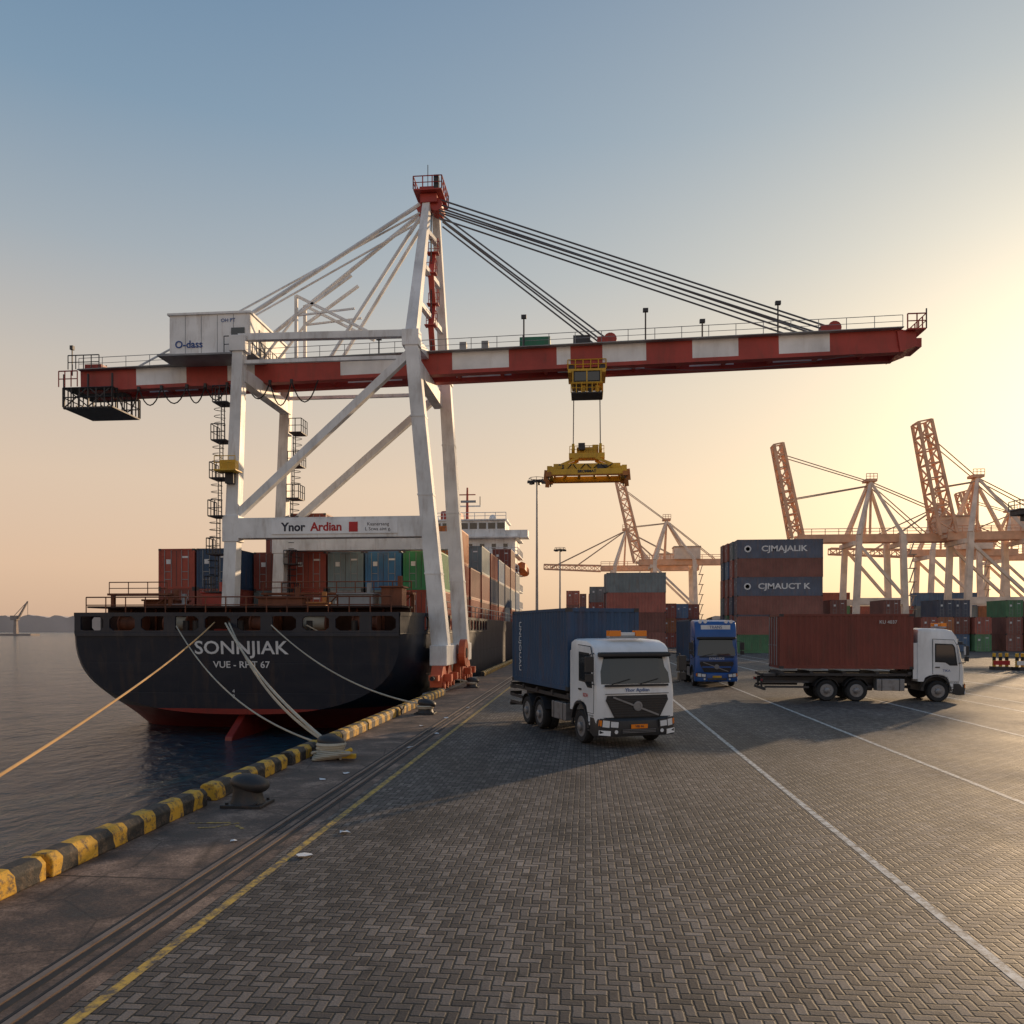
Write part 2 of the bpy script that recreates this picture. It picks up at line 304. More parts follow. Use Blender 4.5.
def m_apron():
    m,nt,b=newmat('worn_concrete_apron'); N=nt.nodes; L=nt.links
    g=N.new('ShaderNodeNewGeometry')
    n=N.new('ShaderNodeTexNoise'); n.inputs['Scale'].default_value=0.9; n.inputs['Detail'].default_value=12; n.inputs['Roughness'].default_value=0.74; L.new(g.outputs['Position'],n.inputs['Vector'])
    cr=N.new('ShaderNodeValToRGB'); e=cr.color_ramp.elements; e[0].position=0.38; e[0].color=(0.040,0.028,0.022,1); e[1].position=0.62; e[1].color=(0.33,0.23,0.175,1)
    ee=e.new(0.5); ee.color=(0.15,0.100,0.076,1); L.new(n.outputs[0],cr.inputs[0])
    br=N.new('ShaderNodeTexBrick'); br.offset=0; br.inputs['Scale'].default_value=1; br.inputs['Brick Width'].default_value=2.6; br.inputs['Row Height'].default_value=5.2; br.inputs['Mortar Size'].default_value=0.022
    br.inputs['Color1'].default_value=(1,1,1,1);br.inputs['Color2'].default_value=(0.75,0.75,0.75,1);br.inputs['Mortar'].default_value=(0.18,0.18,0.18,1); L.new(g.outputs['Position'],br.inputs['Vector'])
    mx=N.new('ShaderNodeMix'); mx.data_type='RGBA'; mx.blend_type='MULTIPLY'; mx.inputs[0].default_value=1; L.new(cr.outputs[0],mx.inputs[6]); L.new(br.outputs[0],mx.inputs[7])
    sp=N.new('ShaderNodeTexNoise'); sp.inputs['Scale'].default_value=22; sp.inputs['Detail'].default_value=6; sp.inputs['Roughness'].default_value=0.8; L.new(g.outputs['Position'],sp.inputs['Vector'])
    sr=N.new('ShaderNodeMapRange'); sr.inputs[1].default_value=0.35; sr.inputs[2].default_value=0.65; sr.inputs[3].default_value=0.5; sr.inputs[4].default_value=1.5; L.new(sp.outputs[0],sr.inputs[0])
    vo=N.new('ShaderNodeTexVoronoi'); vo.feature='DISTANCE_TO_EDGE'; vo.inputs['Scale'].default_value=0.55; L.new(g.outputs['Position'],vo.inputs['Vector'])
    ck=N.new('ShaderNodeMapRange'); ck.inputs[1].default_value=0.0; ck.inputs[2].default_value=0.012; ck.inputs[3].default_value=0.45; ck.inputs[4].default_value=1.0; L.new(vo.outputs['Distance'],ck.inputs[0])
    mm=N.new('ShaderNodeMath'); mm.operation='MULTIPLY'; L.new(sr.outputs[0],mm.inputs[0]); L.new(ck.outputs[0],mm.inputs[1])
    hs=N.new('ShaderNodeHueSaturation'); L.new(mx.outputs[2],hs.inputs['Color']); L.new(mm.outputs[0],hs.inputs['Value']); L.new(hs.outputs[0],b.inputs['Base Color'])
    rr=N.new('ShaderNodeMapRange'); rr.inputs[1].default_value=0.35; rr.inputs[2].default_value=0.6; rr.inputs[3].default_value=0.5; rr.inputs[4].default_value=0.95; L.new(n.outputs[0],rr.inputs[0]); L.new(rr.outputs[0],b.inputs['Roughness'])
    ad=N.new('ShaderNodeMath'); ad.operation='MULTIPLY_ADD'; ad.inputs[1].default_value=0.4; L.new(sp.outputs[0],ad.inputs[0]); L.new(n.outputs[0],ad.inputs[2])
    bp=N.new('ShaderNodeBump'); bp.inputs['Strength'].default_value=0.7; bp.inputs['Distance'].default_value=0.02; L.new(ad.outputs[0],bp.inputs['Height']); L.new(bp.outputs[0],b.inputs['Normal'])
    return m
def worn(name,col,thr=0.42):
    m,nt,b=newmat(name); N=nt.nodes; L=nt.links
    g=N.new('ShaderNodeNewGeometry'); n=N.new('ShaderNodeTexNoise'); n.inputs['Scale'].default_value=6; n.inputs['Detail'].default_value=9; n.inputs['Roughness'].default_value=0.8; L.new(g.outputs['Position'],n.inputs['Vector'])
    r=N.new('ShaderNodeMapRange'); r.inputs[1].default_value=thr-0.06; r.inputs[2].default_value=thr+0.1; L.new(n.outputs[0],r.inputs[0])
    mx=N.new('ShaderNodeMix'); mx.data_type='RGBA'; mx.inputs[6].default_value=(0.10,0.085,0.075,1); mx.inputs[7].default_value=(*col,1); L.new(r.outputs[0],mx.inputs[0]); L.new(mx.outputs[2],b.inputs['Base Color']); b.inputs['Roughness'].default_value=0.7
    return m
M_pave=m_paving(); M_apron=m_apron(); M_linew=worn('worn_white_line',(0.66,0.66,0.63),0.46); M_liney=worn('worn_yellow_line',(0.60,0.38,0.07),0.47)
LY=2500
g=MB()
g.add([(QX,-30,0),(4000,-30,0),(4000,LY,0),(QX,LY,0)],[(0,1,2,3)],M_pave)
structure(g.make('ground'))
g=MB()
g.box((QX-0.02,LY/2-15,-2.6),(0.04,LY+30,5.18),M_concrete)
structure(g.make('quay_wall'))
g=MB()
g.add([(QX-0.03,-30,0.004),(-4.62,-30,0.004),(-4.62,LY,0.004),(QX-0.03,LY,0.004)],[(0,1,2,3)],M_apron)
structure(g.make('quay_apron'))
g=MB(); g.box((-8.1,49,-1.5),(1.0,15,3.02),M_concrete); structure(g.make('quay_ledge',bevel=0.05))
def m_water():
    m,nt,b=newmat('harbour_water'); N=nt.nodes; L=nt.links
    b.inputs['Base Color'].default_value=(0.02,0.06,0.085,1); b.inputs['Roughness'].default_value=0.10; b.inputs['IOR'].default_value=1.33
    g=N.new('ShaderNodeNewGeometry')
    mp=N.new('ShaderNodeMapping'); mp.inputs['Scale'].default_value=(1,0.6,1); mp.inputs['Rotation'].default_value=(0,0,0.5); L.new(g.outputs['Position'],mp.inputs[0])
    n=N.new('ShaderNodeTexNoise'); n.inputs['Scale'].default_value=1.5; n.inputs['Detail'].default_value=8; n.inputs['Roughness'].default_value=0.62; n.inputs['Distortion'].default_value=0.4; L.new(mp.outputs[0],n.inputs['Vector'])
    n2=N.new('ShaderNodeTexNoise'); n2.inputs['Scale'].default_value=0.25; n2.inputs['Detail'].default_value=3; L.new(mp.outputs[0],n2.inputs['Vector'])
    ad=N.new('ShaderNodeMath'); ad.operation='MULTIPLY_ADD'; ad.inputs[1].default_value=1.6; L.new(n2.outputs[0],ad.inputs[0]); L.new(n.outputs[0],ad.inputs[2])
    bp=N.new('ShaderNodeBump'); bp.inputs['Strength'].default_value=1.0; bp.inputs['Distance'].default_value=0.62; L.new(ad.outputs[0],bp.inputs['Height']); L.new(bp.outputs[0],b.inputs['Normal'])
    return m
g=MB(); g.add([(-9000,-200,WL),(QX+0.01,-200,WL),(QX+0.01,9000,WL),(-9000,9000,WL)],[(0,1,2,3)],m_water()); structure(g.make('water'))
def line(x,y0,y1,wd,mat,name='lane_marking',z=0.004):
    g=MB(); g.add([(x-wd/2,y0,z),(x+wd/2,y0,z),(x+wd/2,y1,z),(x-wd/2,y1,z)],[(0,1,2,3)],mat); return structure(g.make(name))
line(-4.42,0,120,0.12,M_liney,'yellow_line',0.005)
line(4.17,0,140,0.12,M_linew)
line(8.5,0,140,0.13,M_linew)
line(13.8,0,140,0.16,M_linew)
line(17.9,20,140,0.16,M_linew); line(20.0,20,140,0.16,M_linew); line(24.5,30,160,0.2,M_linew); line(30,40,160,0.2,M_linew)
g=MB()
pts=[Vector((14+26*math.sin(a),62-22*math.cos(a)*0.5,0.009)) for a in [i*0.08 for i in range(0,22)]]
for a,bb in zip(pts[:-1],pts[1:]):
    d=(bb-a).normalized(); s_=Vector((-d.y,d.x,0))*0.09
    g.add([a-s_,a+s_,bb+s_,bb-s_],[(0,1,2,3)],M_linew)
structure(g.make('curved_lane_marking'))
for x in(-4.95,-5.30):
    g=MB(); g.box((x,100,0.008),(0.075,260,0.024),M_rail); g.box((x+0.10,100,0.005),(0.08,260,0.006),M_black); g.box((x-0.08,100,0.005),(0.04,260,0.006),M_black); structure(g.make('crane_rail'))

def m_kerb():
    m,nt,b=newmat('yellow_black_kerb_paint'); N=nt.nodes; L=nt.links
    g=N.new('ShaderNodeNewGeometry'); sx=N.new('ShaderNodeSeparateXYZ'); L.new(g.outputs['Position'],sx.inputs[0])
    nn=N.new('ShaderNodeTexNoise'); nn.inputs['Scale'].default_value=1.2; L.new(g.outputs['Position'],nn.inputs['Vector'])
    ma=N.new('ShaderNodeMath'); ma.operation='MULTIPLY_ADD'; ma.inputs[1].default_value=0.6; L.new(nn.outputs[0],ma.inputs[0]); L.new(sx.outputs[1],ma.inputs[2])
    md=N.new('ShaderNodeMath'); md.operation='FLOORED_MODULO'; md.inputs[1].default_value=0.86; L.new(ma.outputs[0],md.inputs[0])
    gt=N.new('ShaderNodeMath'); gt.operation='GREATER_THAN'; gt.inputs[1].default_value=0.41; L.new(md.outputs[0],gt.inputs[0])
    mx=N.new('ShaderNodeMix'); mx.data_type='RGBA'; mx.inputs[6].default_value=(0.66,0.37,0.03,1); mx.inputs[7].default_value=(0.02,0.02,0.02,1); L.new(gt.outputs[0],mx.inputs[0])
    n=N.new('ShaderNodeTexNoise'); n.inputs['Scale'].default_value=7; n.inputs['Detail'].default_value=10; n.inputs['Roughness'].default_value=0.8; L.new(g.outputs['Position'],n.inputs['Vector'])
    r=N.new('ShaderNodeMapRange'); r.inputs[1].default_value=0.49; r.inputs[2].default_value=0.60; L.new(n.outputs[0],r.inputs[0])
    m2=N.new('ShaderNodeMix'); m2.data_type='RGBA'; m2.inputs[7].default_value=(0.10,0.07,0.05,1); L.new(mx.outputs[2],m2.inputs[6]); L.new(r.outputs[0],m2.inputs[0])
    L.new(m2.outputs[2],b.inputs['Base Color']); b.inputs['Roughness'].default_value=0.65
    bp=N.new('ShaderNodeBump'); bp.inputs['Strength'].default_value=0.7; bp.inputs['Distance'].default_value=0.03; L.new(n.outputs[0],bp.inputs['Height']); L.new(bp.outputs[0],b.inputs['Normal'])
    return m
M_kerb=m_kerb()
segs=[(2.0,5.9),(6.0,10.2),(10.3,14.8),(15.2,19.0),(19.3,21.6),(22.2,26.2),(26.4,31.0),(31.2,35.5),(35.7,41.0)]+[(57+i*6.2,62.9+i*6.2) for i in range(10)]
for a,bb in segs:
    g=MB(((QX+0.16),(a+bb)/2,0.0))
    poly=[(-0.17,0.005),(-0.17,0.28),(-0.12,0.33),(0.09,0.33),(0.17,0.24),(0.17,0.005)]
    dx=random.uniform(-.02,.02)
    g.prism(poly,lambda u,w_,t:(QX+0.16+u+dx,t,w_),a,bb,M_kerb)
    tag(g.make('kerb_barrier',bevel=0.02),'yellow and black striped kerb block along the quay edge','kerb','striped kerb blocks along the quay edge')

def ell(rx,rz,n=9):
    return [(max(0.01,rx*math.sin(math.pi*i/n)),-rz*math.cos(math.pi*i/n)) for i in range(n+1)]
def bollard(loc,label,mat=M_iron,s=1.0,rz=0):
    r=root('mooring_bollard',loc,label,'bollard',rz,'mooring bollards on the quay edge')
    g=MB(); g.box((0,0,0.03),(0.8*s,0.7*s,0.06),mat); 
    for a in(-.3,.3):
        for c in(-.26,.26): g.tube((a*s,c*s,0.06),(a*s,c*s,0.10),0.035,mat,6)
    g.make('base_plate',r,bevel=0.01)
    g=MB(); g.rev([(0.33*s,0.06),(0.30*s,0.12),(0.28*s,0.22),(0.27*s,0.32),(0.28*s,0.42)],(0,0,0),mat,24); g.make('post',r,smooth=True)
    g=MB(); g.rev(ell(0.38*s,0.18*s,12),(0.05*s,0,0.42*s),mat,28,sc=(1,0.8),tilt=math.radians(9)); g.make('head',r,smooth=True)
    return r
bollard((-6.5,14.9,0.004),'dark cast iron mooring bollard with a thick head on the quay')
bollard((-6.75,20.6,0.004),'worn iron bollard wrapped with pale mooring ropes')
bollard((-6.4,31.6,0.004),'dark iron mooring bollard with ropes near the ship stern')
bollard((-6.6,46.0,0.004),'dark iron mooring bollard beside the crane bogies')
bollard((-6.9,3.6,0.004),'dark iron mooring bollard holding the orange stern rope')

# ------------------------------------------------------------------ containers
CM={}
def corr(g,p0,p1,z0,z1,nrm,mat,period=0.28,depth=0.036):
    p0=Vector(p0);p1=Vector(p1);n=Vector(nrm);L=(p1-p0).length;d=(p1-p0).normalized()
    k=max(2,int(round(L/period)));per=L/k;pts=[]
    for i in range(k):
        for f,o in((0,0),(0.25,0),(0.5,-1),(0.75,-1)):
            pts.append(p0+d*(i+f)*per+n*o*depth)
    pts.append(p1)
    vs=[Vector((p.x,p.y,z0)) for p in pts]+[Vector((p.x,p.y,z1)) for p in pts]; m=len(pts)
    g.add(vs,[(i,i+1,m+i+1,m+i) for i in range(m-1)],mat)
def container_mesh(c,L=6.06,H=2.59,doors=True,period=0.28,pale=False):
    key=(c,L,H,doors,period,pale)
    if key in CM: return CM[key]
    mat=cmat(c,pale); g=MB(); W=2.44; x=L/2;y=W/2
    for sx in(-1,1):
        for sy in(-1,1): g.box((sx*(x-0.07),sy*(y-0.07),H/2),(0.14,0.14,H-0.002),mat); 
    for sy in(-1,1):
        g.box((0,sy*(y-0.05),0.08),(L-0.28,0.10,0.155),mat); g.box((0,sy*(y-0.05),H-0.05),(L-0.28,0.09,0.095),mat)
        corr(g,(-x+0.14,sy*(y-0.012),0),(x-0.14,sy*(y-0.012),0),0.15,H-0.09,(0,sy,0),mat,period)
    for sx in(-1,1):
        g.box((sx*(x-0.06),0,0.08),(0.11,W-0.28,0.155),mat); g.box((sx*(x-0.06),0,H-0.06),(0.11,W-0.28,0.115),mat)
    corr(g,(x-0.02,-y+0.14,0),(x-0.02,y-0.14,0),0.15,H-0.11,(1,0,0),mat,period)
    g.box((0,0,H-0.05),(L-0.24,W-0.2,0.04),mat); g.box((0,0,0.12),(L-0.24,W-0.2,0.04),M_steel)
    for sx in(-1,1):
        for sy in(-1,1):
            for z in(0.06,H-0.06): g.box((sx*(x-0.088),sy*(y-0.079),z),(0.185,0.172,0.125),M_steel)
    if doors:
        g.box((-x+0.05,0,H/2),(0.05,W-0.28,H-0.25),mat)
        g.box((-x+0.02,0,H/2),(0.012,0.03,H-0.28),M_steel)
        for yy in(-0.8,-0.35,0.35,0.8): g.tube((-x+0.0,yy,0.12),(-x+0.0,yy,H-0.1),0.022,M_grey,5)
        for zz in(0.6,1.1): 
            for yy in(-0.6,0.6): g.box((-x+0.0,yy,zz),(0.03,0.4,0.04),M_grey)
        for sy in(-1,1):
            for zz in(0.5,1.0,1.6,2.1): g.box((-x+0.01,sy*1.0,zz),(0.03,0.12,0.05),mat)
        g.box((-x+0.018,-0.6,2.05),(0.01,0.45,0.12),M_letter)
        g.box((-x+0.018,0.55,1.75),(0.01,0.3,0.3),M_letter)
    me=g.mesh('shipping_container_'+c); CM[key]=me; return me
LBL={'red':'rust red','maroon':'dark brown red','navy':'dark navy blue','blue':'mid blue','green':'green','grey':'pale grey','slate':'grey blue','orange':'faded orange','white':'off white'}
def container(c,loc,rz,where,L=6.06,H=2.59,group=None,period=0.28,pale=False):
    o=place(container_mesh(c,L,H,True,period,pale),'shipping_container',loc,rz)
    return tag(o,f'{LBL[c]} shipping container {where}','container',group)
def doors_for(o,c,L=6.06,H=2.59):
    x=L/2
    for sy in(-1,1):
        g=MB(); g.box((-x-0.012,sy*0.54,H/2),(0.03,1.05,H-0.3),cmat(c)); d=g.make('door',o,bevel=0.008)
        for k in(0.25,0.75):
            g=MB(); g.tube((-x-0.05,sy*(0.05+k),0.13),(-x-0.05,sy*(0.05+k),H-0.12),0.02,M_grey,6); g.box((-x-0.05,sy*(0.05+k)+0.1,1.1),(0.03,0.3,0.04),M_grey); g.make('locking_bar',d)

# ------------------------------------------------------------------ trucks
def wheel_parts(r,x,side,y,dual=False):
    wd=0.30 if not dual else 0.58
    R=0.50; yo=y
    hub=MB((x,yo,R)); s=side
    hub.rev([(0.13,0.02*s),(0.13,0.10*s),(0.09,0.13*s),(0.03,0.14*s)],(x,yo-s*0.05,R),M_rim,14,'Y')
    for k in range(8):
        t=k*math.pi/4; hub.tube((x+0.17*math.cos(t),yo-s*0.06,R+0.17*math.sin(t)),(x+0.17*math.cos(t),yo-s*0.02,R+0.17*math.sin(t)),0.018,M_steel,6)
    h=hub.make('wheel',r,smooth=True); h.location=(x,yo,R)
    t=MB((x,yo,R)); prof=[(0.29,-s*0.03),(0.36,0.0),(0.455,0.0),(0.49,-s*0.04),(0.50,-s*0.08),(0.50,-s*(wd-0.08)),(0.48,-s*(wd-0.03)),(0.36,-s*wd),(0.29,-s*(wd-0.03))]
    if dual: prof=[(0.29,-s*0.03),(0.36,0.0),(0.455,0.0),(0.49,-s*0.04),(0.50,-s*0.08),(0.50,-s*0.22),(0.47,-s*0.27),(0.40,-s*0.29),(0.47,-s*0.31),(0.50,-s*0.36),(0.50,-s*0.52),(0.47,-s*0.57),(0.29,-s*0.58)]
    t.rev(prof,(x,yo,R),M_black,32,'Y'); t.make('tyre',h,smooth=True)
    q=MB((x,yo,R)); q.rev([(0.31,-s*0.02),(0.295,-s*0.01),(0.27,-s*0.06),(0.22,-s*0.07),(0.12,-s*0.05),(0.11,-s*0.2)],(x,yo,R),M_rim,24,'Y'); q.make('rim',h,smooth=True)
def truck(loc,rz,label,cabmat,H=3.15,L=9.0,axles=(1.3,5.0,6.35),cabL=2.1,blue=False):
    r=root('container_truck',loc,label,'truck',rz)
    low=M_cabb if blue else M_blackp
    fn=lambda u,z,t:(-u,t,z)
    k=H-3.15; ws0=1.80; ws1=2.64+k*0.25
    prof=[(0.03,0.62),(0.0,1.0),(0.0,1.58),(0.05,ws0),(0.24,ws1),(0.33,2.86+k*0.6),(0.55,3.03+k),(0.9,3.12+k),(cabL-0.25,3.15+k),(cabL-0.03,3.08+k),(cabL,2.9+k),(cabL,0.95),(1.86,0.95),(1.80,1.13),(1.60,1.24),(1.3,1.28),(1.0,1.24),(0.80,1.13),(0.70,0.9),(0.66,0.62)]
    g=MB(); ys=[-1.235,-1.22,-1.12,-0.80,0,0.80,1.12,1.22,1.235]; setb=[0.18,0.12,0.042,0.012,0,0.012,0.042,0.12,0.18]
    vs=[];n=len(prof)
    for yy,sb in zip(ys,setb):
        for (u,z) in prof:
            uu=u+sb*max(0,1-u/0.7); zz=z-(sb*0.35 if z>2.9+k else 0); vs.append((-uu,yy*(1-(0.03 if z>2.4 else 0)),zz))
    fs=[tuple(range(n))[::-1],tuple(range((len(ys)-1)*n,len(ys)*n))]
    for a in range(len(ys)-1):
        for b_ in range(n): fs.append((a*n+b_,a*n+(b_+1)%n,(a+1)*n+(b_+1)%n,(a+1)*n+b_))
    g.add(vs,fs,cabmat); cab=g.make('cab',r,smooth=True)
    g=MB(); g.box((-1.0,0,0.85),(1.7,1.7,0.7),M_blackp); g.make('engine_bay',r)
    g=MB(); ys=[-1.24,-1.18,-0.85,0.85,1.18,1.24]; setb=[0.30,0.12,0,0,0.12,0.30]; pr=[(-0.10,0.34),(-0.13,0.46),(-0.09,0.78),(0.0,0.86),(0.55,0.86),(0.55,0.40),(0.3,0.32)]; vs=[];n=len(pr)
    for yy,sb in zip(ys,setb):
        for u,z in pr: vs.append((-(u+sb*(1 if u<0.2 else 0)),yy,z))
    fs=[tuple(range(n))[::-1],tuple(range(5*n,6*n))]+[(a*n+b_,a*n+(b_+1)%n,(a+1)*n+(b_+1)%n,(a+1)*n+b_) for a in range(5) for b_ in range(n)]
    g.add(vs,fs,low); bump=g.make('bumper',r,bevel=0.012,smooth=True)
    g=MB(); g.box((0.135,0,0.48),(0.02,1.1,0.12),M_black)
    for zz in(0.45,0.49,0.53): g.box((0.148,0,zz),(0.01,1.05,0.012),M_rim)
    g.make('air_intake',bump)
    if not blue:
        for sy in(-1,1):
            g=MB(); g.beam((0.105,sy*0.88,0.44),(-0.03,sy*1.19,0.46),0.05,0.14,cabmat); g.make('bumper_corner',bump)
    for sy in(-1,1):
        g=MB(); g.beam((0.125,sy*0.62,0.68),(0.10,sy*0.90,0.70),0.05,0.24,M_blackp); g.beam((0.10,sy*0.90,0.70),(-0.02,sy*1.17,0.73),0.05,0.26,M_blackp)
        g.beam((0.14,sy*0.66,0.68),(0.115,sy*0.88,0.70),0.04,0.16,M_lamp); g.beam((0.11,sy*0.91,0.70),(0.03,sy*1.09,0.72),0.04,0.19,M_lamp); g.beam((0.02,sy*1.11,0.725),(-0.03,sy*1.185,0.735),0.045,0.16,M_amber); g.make('headlight',r)
        g=MB(); g.tube((0.12,sy*0.72,0.48),(0.145,sy*0.72,0.48),0.055,M_lamp,12); g.tube((0.12,sy*0.72,0.48),(0.14,sy*0.72,0.48),0.075,M_steel,12); g.make('fog_light',r)
    # tall grille narrowing downward, as on a modern cab
    g=MB(); g.prism([(-0.72,0.88),(0.72,0.88),(0.98,1.36),(0.94,1.50),(-0.94,1.50),(-0.98,1.36)],lambda u,z,t:(t,u,z),-0.01,0.022,M_blackp)
    for i in range(8): 
        zz=0.92+i*0.07; ww=1.42+min(i,6)*0.072; g.box((0.03,0,zz),(0.022,ww,0.022),M_steel)
    if blue: g.box((0.035,0,1.18),(0.02,1.66,0.09),M_cabb)
    gr=g.make('grille',r)
    g=MB(); g.beam((0.05,-0.78,1.46),(0.05,0.66,0.92),0.02,0.05,M_rim); g.rev([(0.14,0.0),(0.14,0.02),(0.09,0.025),(0.09,0.01)],(0.045,0,1.19),M_rim,20,'X'); g.make('grille_emblem',gr)
    g=MB(); g.box((0.006,0,1.545),(0.012,2.0,0.016),M_black); g.box((0.008,0,0.870),(0.012,2.1,0.018),M_black); g.make('panel_seam',cab)
    def wpt(y,f):
        sb=0.0 if abs(y)<0.5 else (0.012+(abs(y)-0.8)/0.3*0.033 if abs(y)>0.8 else 0.012*(abs(y)-.5)/.3)
        u=0.05+(0.24-0.05)*f; z=ws0+(ws1-ws0)*f; return (-(u+sb)+0.012,y*(1-0.03*f),z)
    g=MB(); ysw=[-1.09,-0.8,0,0.8,1.09]; vs=[wpt(y,0.03) for y in ysw]+[wpt(y,1.0) for y in ysw]; vs2=[(p[0]-0.05,p[1],p[2]) for p in vs]; m_=len(vs)
    fs=[(i,i+1,5+i+1,5+i) for i in range(4)]; allf=fs+[tuple(m_+k_ for k_ in f[::-1]) for f in fs]+[(0,m_,m_+5,5),(4,9,m_+9,m_+4)]+[(i,m_+i,m_+i+1,i+1) for i in range(4)]+[(5+i,5+i+1,m_+6+i,m_+5+i) for i in range(4)]
    g.add(vs+vs2,allf,M_glass); g.make('windscreen',cab,smooth=False)
    g=MB(); g.beam((-0.015,-1.0,ws0-0.02),(-0.015,1.0,ws0-0.02),0.05,0.06,M_blackp)
    for yy in(-0.80,0.1): g.beam((-0.0,yy,ws0+0.02),(-0.055,yy+0.6,ws0+0.16),0.02,0.025,M_black)
    g.make('wiper',cab)
    g=MB(); g.beam((-0.18,-1.12,ws1+0.03),(-0.18,1.12,ws1+0.03),0.24,0.14,M_blackp,); g.make('sun_visor',cab,bevel=0.04)
    if blue:
        g=MB(); g.box((-0.40,0,H-0.45),(0.10,1.7,0.26),M_letter); g.make('roof_sign',cab,bevel=0.01)
        for yy in(-0.9,-0.6,0.6,0.9):
            g=MB(); g.tube((-0.42,yy,H-0.12),(-0.34,yy,H-0.12),0.10,M_lamp,12); g.make('roof_spotlight',cab)
    for sy in(-1,1):
        y0=sy*1.2352
        poly=[(0.30,0.98),(0.27,1.6),(0.40,2.62),(0.52,2.88),(1.44,2.92),(1.44,1.3),(1.3,1.31),(1.0,1.27),(0.8,1.16),(0.72,0.98)]
        cx=sum(p[0] for p in poly)/len(poly); cz=sum(p[1] for p in poly)/len(poly)
        g=MB(); g.prism([(cx+(u-cx)*1.035,cz+(z-cz)*1.02) for u,z in poly],fn,y0,y0+sy*0.003,M_black); g.make('door_seam',cab)
        g=MB(); g.prism(poly,fn,y0+sy*0.003,y0+sy*0.014,cabmat); d=g.make('door',r,bevel=0.003)
        g=MB(); g.prism([(0.36,1.70),(0.48,2.56),(0.58,2.70),(1.36,2.73),(1.36,1.86),(0.9,1.84),(0.7,1.70)],fn,y0+sy*0.014,y0+sy*0.020,M_black)
        g.prism([(0.42,1.76),(0.53,2.53),(0.61,2.65),(1.31,2.67),(1.31,1.92),(0.88,1.90),(0.68,1.76)],fn,y0+sy*0.020,y0+sy*0.026,M_glass); g.make('side_window',d)
        g=MB(); g.box((-1.25,y0+sy*0.03,1.62),(0.20,0.03,0.05),M_blackp); g.make('handle',d)
        g=MB()
        for zz,ww in((0.46,0.5),(0.70,0.46),(0.90,0.42)): g.box((-0.50,sy*1.19,zz),(ww,0.09,0.045),M_steel)
        g.box((-0.48,sy*1.15,0.68),(0.36,0.04,0.55),cabmat); g.make('step',r)
        g=MB(); g.path([(-0.40,sy*1.17,2.70),(-0.1,sy*1.42,2.68),(-0.06,sy*1.44,2.2),(-0.1,sy*1.42,1.86),(-0.35,sy*1.20,1.80)],0.022,M_blackp,6)
        g.box((-0.06,sy*1.47,2.40),(0.13,0.24,0.44),M_blackp); g.box((-0.06,sy*1.47,2.02),(0.12,0.22,0.22),M_blackp); g.make('mirror',r,bevel=0.03)
        g=MB(); g.box((-0.135,sy*1.47,2.40),(0.006,0.19,0.38),M_lamp); g.make('mirror_glass',r)
        g=MB(); pts=[(-1.3+0.63*math.cos(t),sy*1.22,0.52+0.70*math.sin(t)) for t in [math.pi*i/12 for i in range(13)]]
        for a,bb in zip(pts[:-1],pts[1:]): g.beam(a,bb,0.12,0.05,M_blackp)
        g.make('wheel_arch',r)
        g=MB(); g.box((-cabL-0.03,sy*1.14,1.9),(0.34,0.04,1.7),cabmat); g.make('side_deflector',r,bevel=0.015)
    g=MB(); g.box((0.145,0.0,0.62),(0.015,0.52,0.12),M_amber if not blue else M_yellow); g.make('licence_plate',r)
    if not blue:
        g=MB(); g.box((-0.70,0,H+0.04),(0.24,1.2,0.07),M_grey); g.box((-0.70,-0.42,H+0.15),(0.26,0.36,0.17),M_amber); g.box((-0.70,0.42,H+0.15),(0.26,0.36,0.17),M_amber); g.box((-0.70,0,H+0.13),(0.2,0.46,0.10),M_letter); g.make('roof_beacon',cab,bevel=0.015)
    g=MB()
    for sy in(-1,1): g.box((-(L+0.9)/2,sy*0.42,0.95),(L-0.9,0.09,0.28),M_steel)
    for u in [1.9+i*1.1 for i in range(int((L-2)/1.1))]: g.box((-u,0,0.95),(0.1,0.76,0.2),M_steel)
    for ax in axles: g.tube((-ax,-1.0,0.5),(-ax,1.0,0.5),0.09,M_steel,8); g.box((-ax,0,0.6),(0.35,0.5,0.35),M_steel)
    g.tube((-2.0,0,0.62),(-axles[1],0,0.6),0.07,M_steel,8)
    for sy in(-1,1): g.tube((-4.35,sy*0.5,0.62),(-3.95,sy*0.5,0.62),0.16,M_steel,10)
    g.make('chassis',r)
    g=MB()
    g.box((-(2.35+L)/2,0,1.2),(L-2.35,0.9,0.12),M_steel)
    for u in(2.45,3.9,5.4,6.9,8.25): g.box((-u,0,1.32),(0.16,2.36,0.15),M_steel)
    for sy in(-1,1): g.box((-5.4,sy*1.1,1.25),(6.0,0.08,0.12),M_steel)
    for sy in(-1,1):
        g.box((-L+0.3,sy*0.95,1.22),(0.5,0.4,0.12),M_steel)
    g.make('container_bed',r)
    for sy in(-1,1):
        g=MB(); g.box((-3.3 ,sy*0.92,0.78),(1.25,0.5,0.55),M_rim if sy<0 else M_blackp); 
        for du in(-0.4,0.4): g.box((-3.3+du,sy*0.92,0.78),(0.05,0.53,0.58),M_steel)
        g.make('fuel_tank',r,bevel=0.06)
        for ax in axles[1:]:
            g=MB(); pts=[(-ax+0.58*math.cos(t),sy*0.93,0.52+0.58*math.sin(t)) for t in [math.pi*(0.1+0.8*i/8) for i in range(9)]]
            for a,bb in zip(pts[:-1],pts[1:]): g.beam(a,bb,0.60,0.02,M_blackp)
            g.make('mudguard',r)
        g=MB(); g.box((-L-0.0,sy*0.9,0.95),(0.06,0.45,0.14),M_blackp); g.box((-L-0.035,sy*0.9,0.95),(0.02,0.36,0.10),M_tail); g.make('tail_light',r)
        g=MB(); 
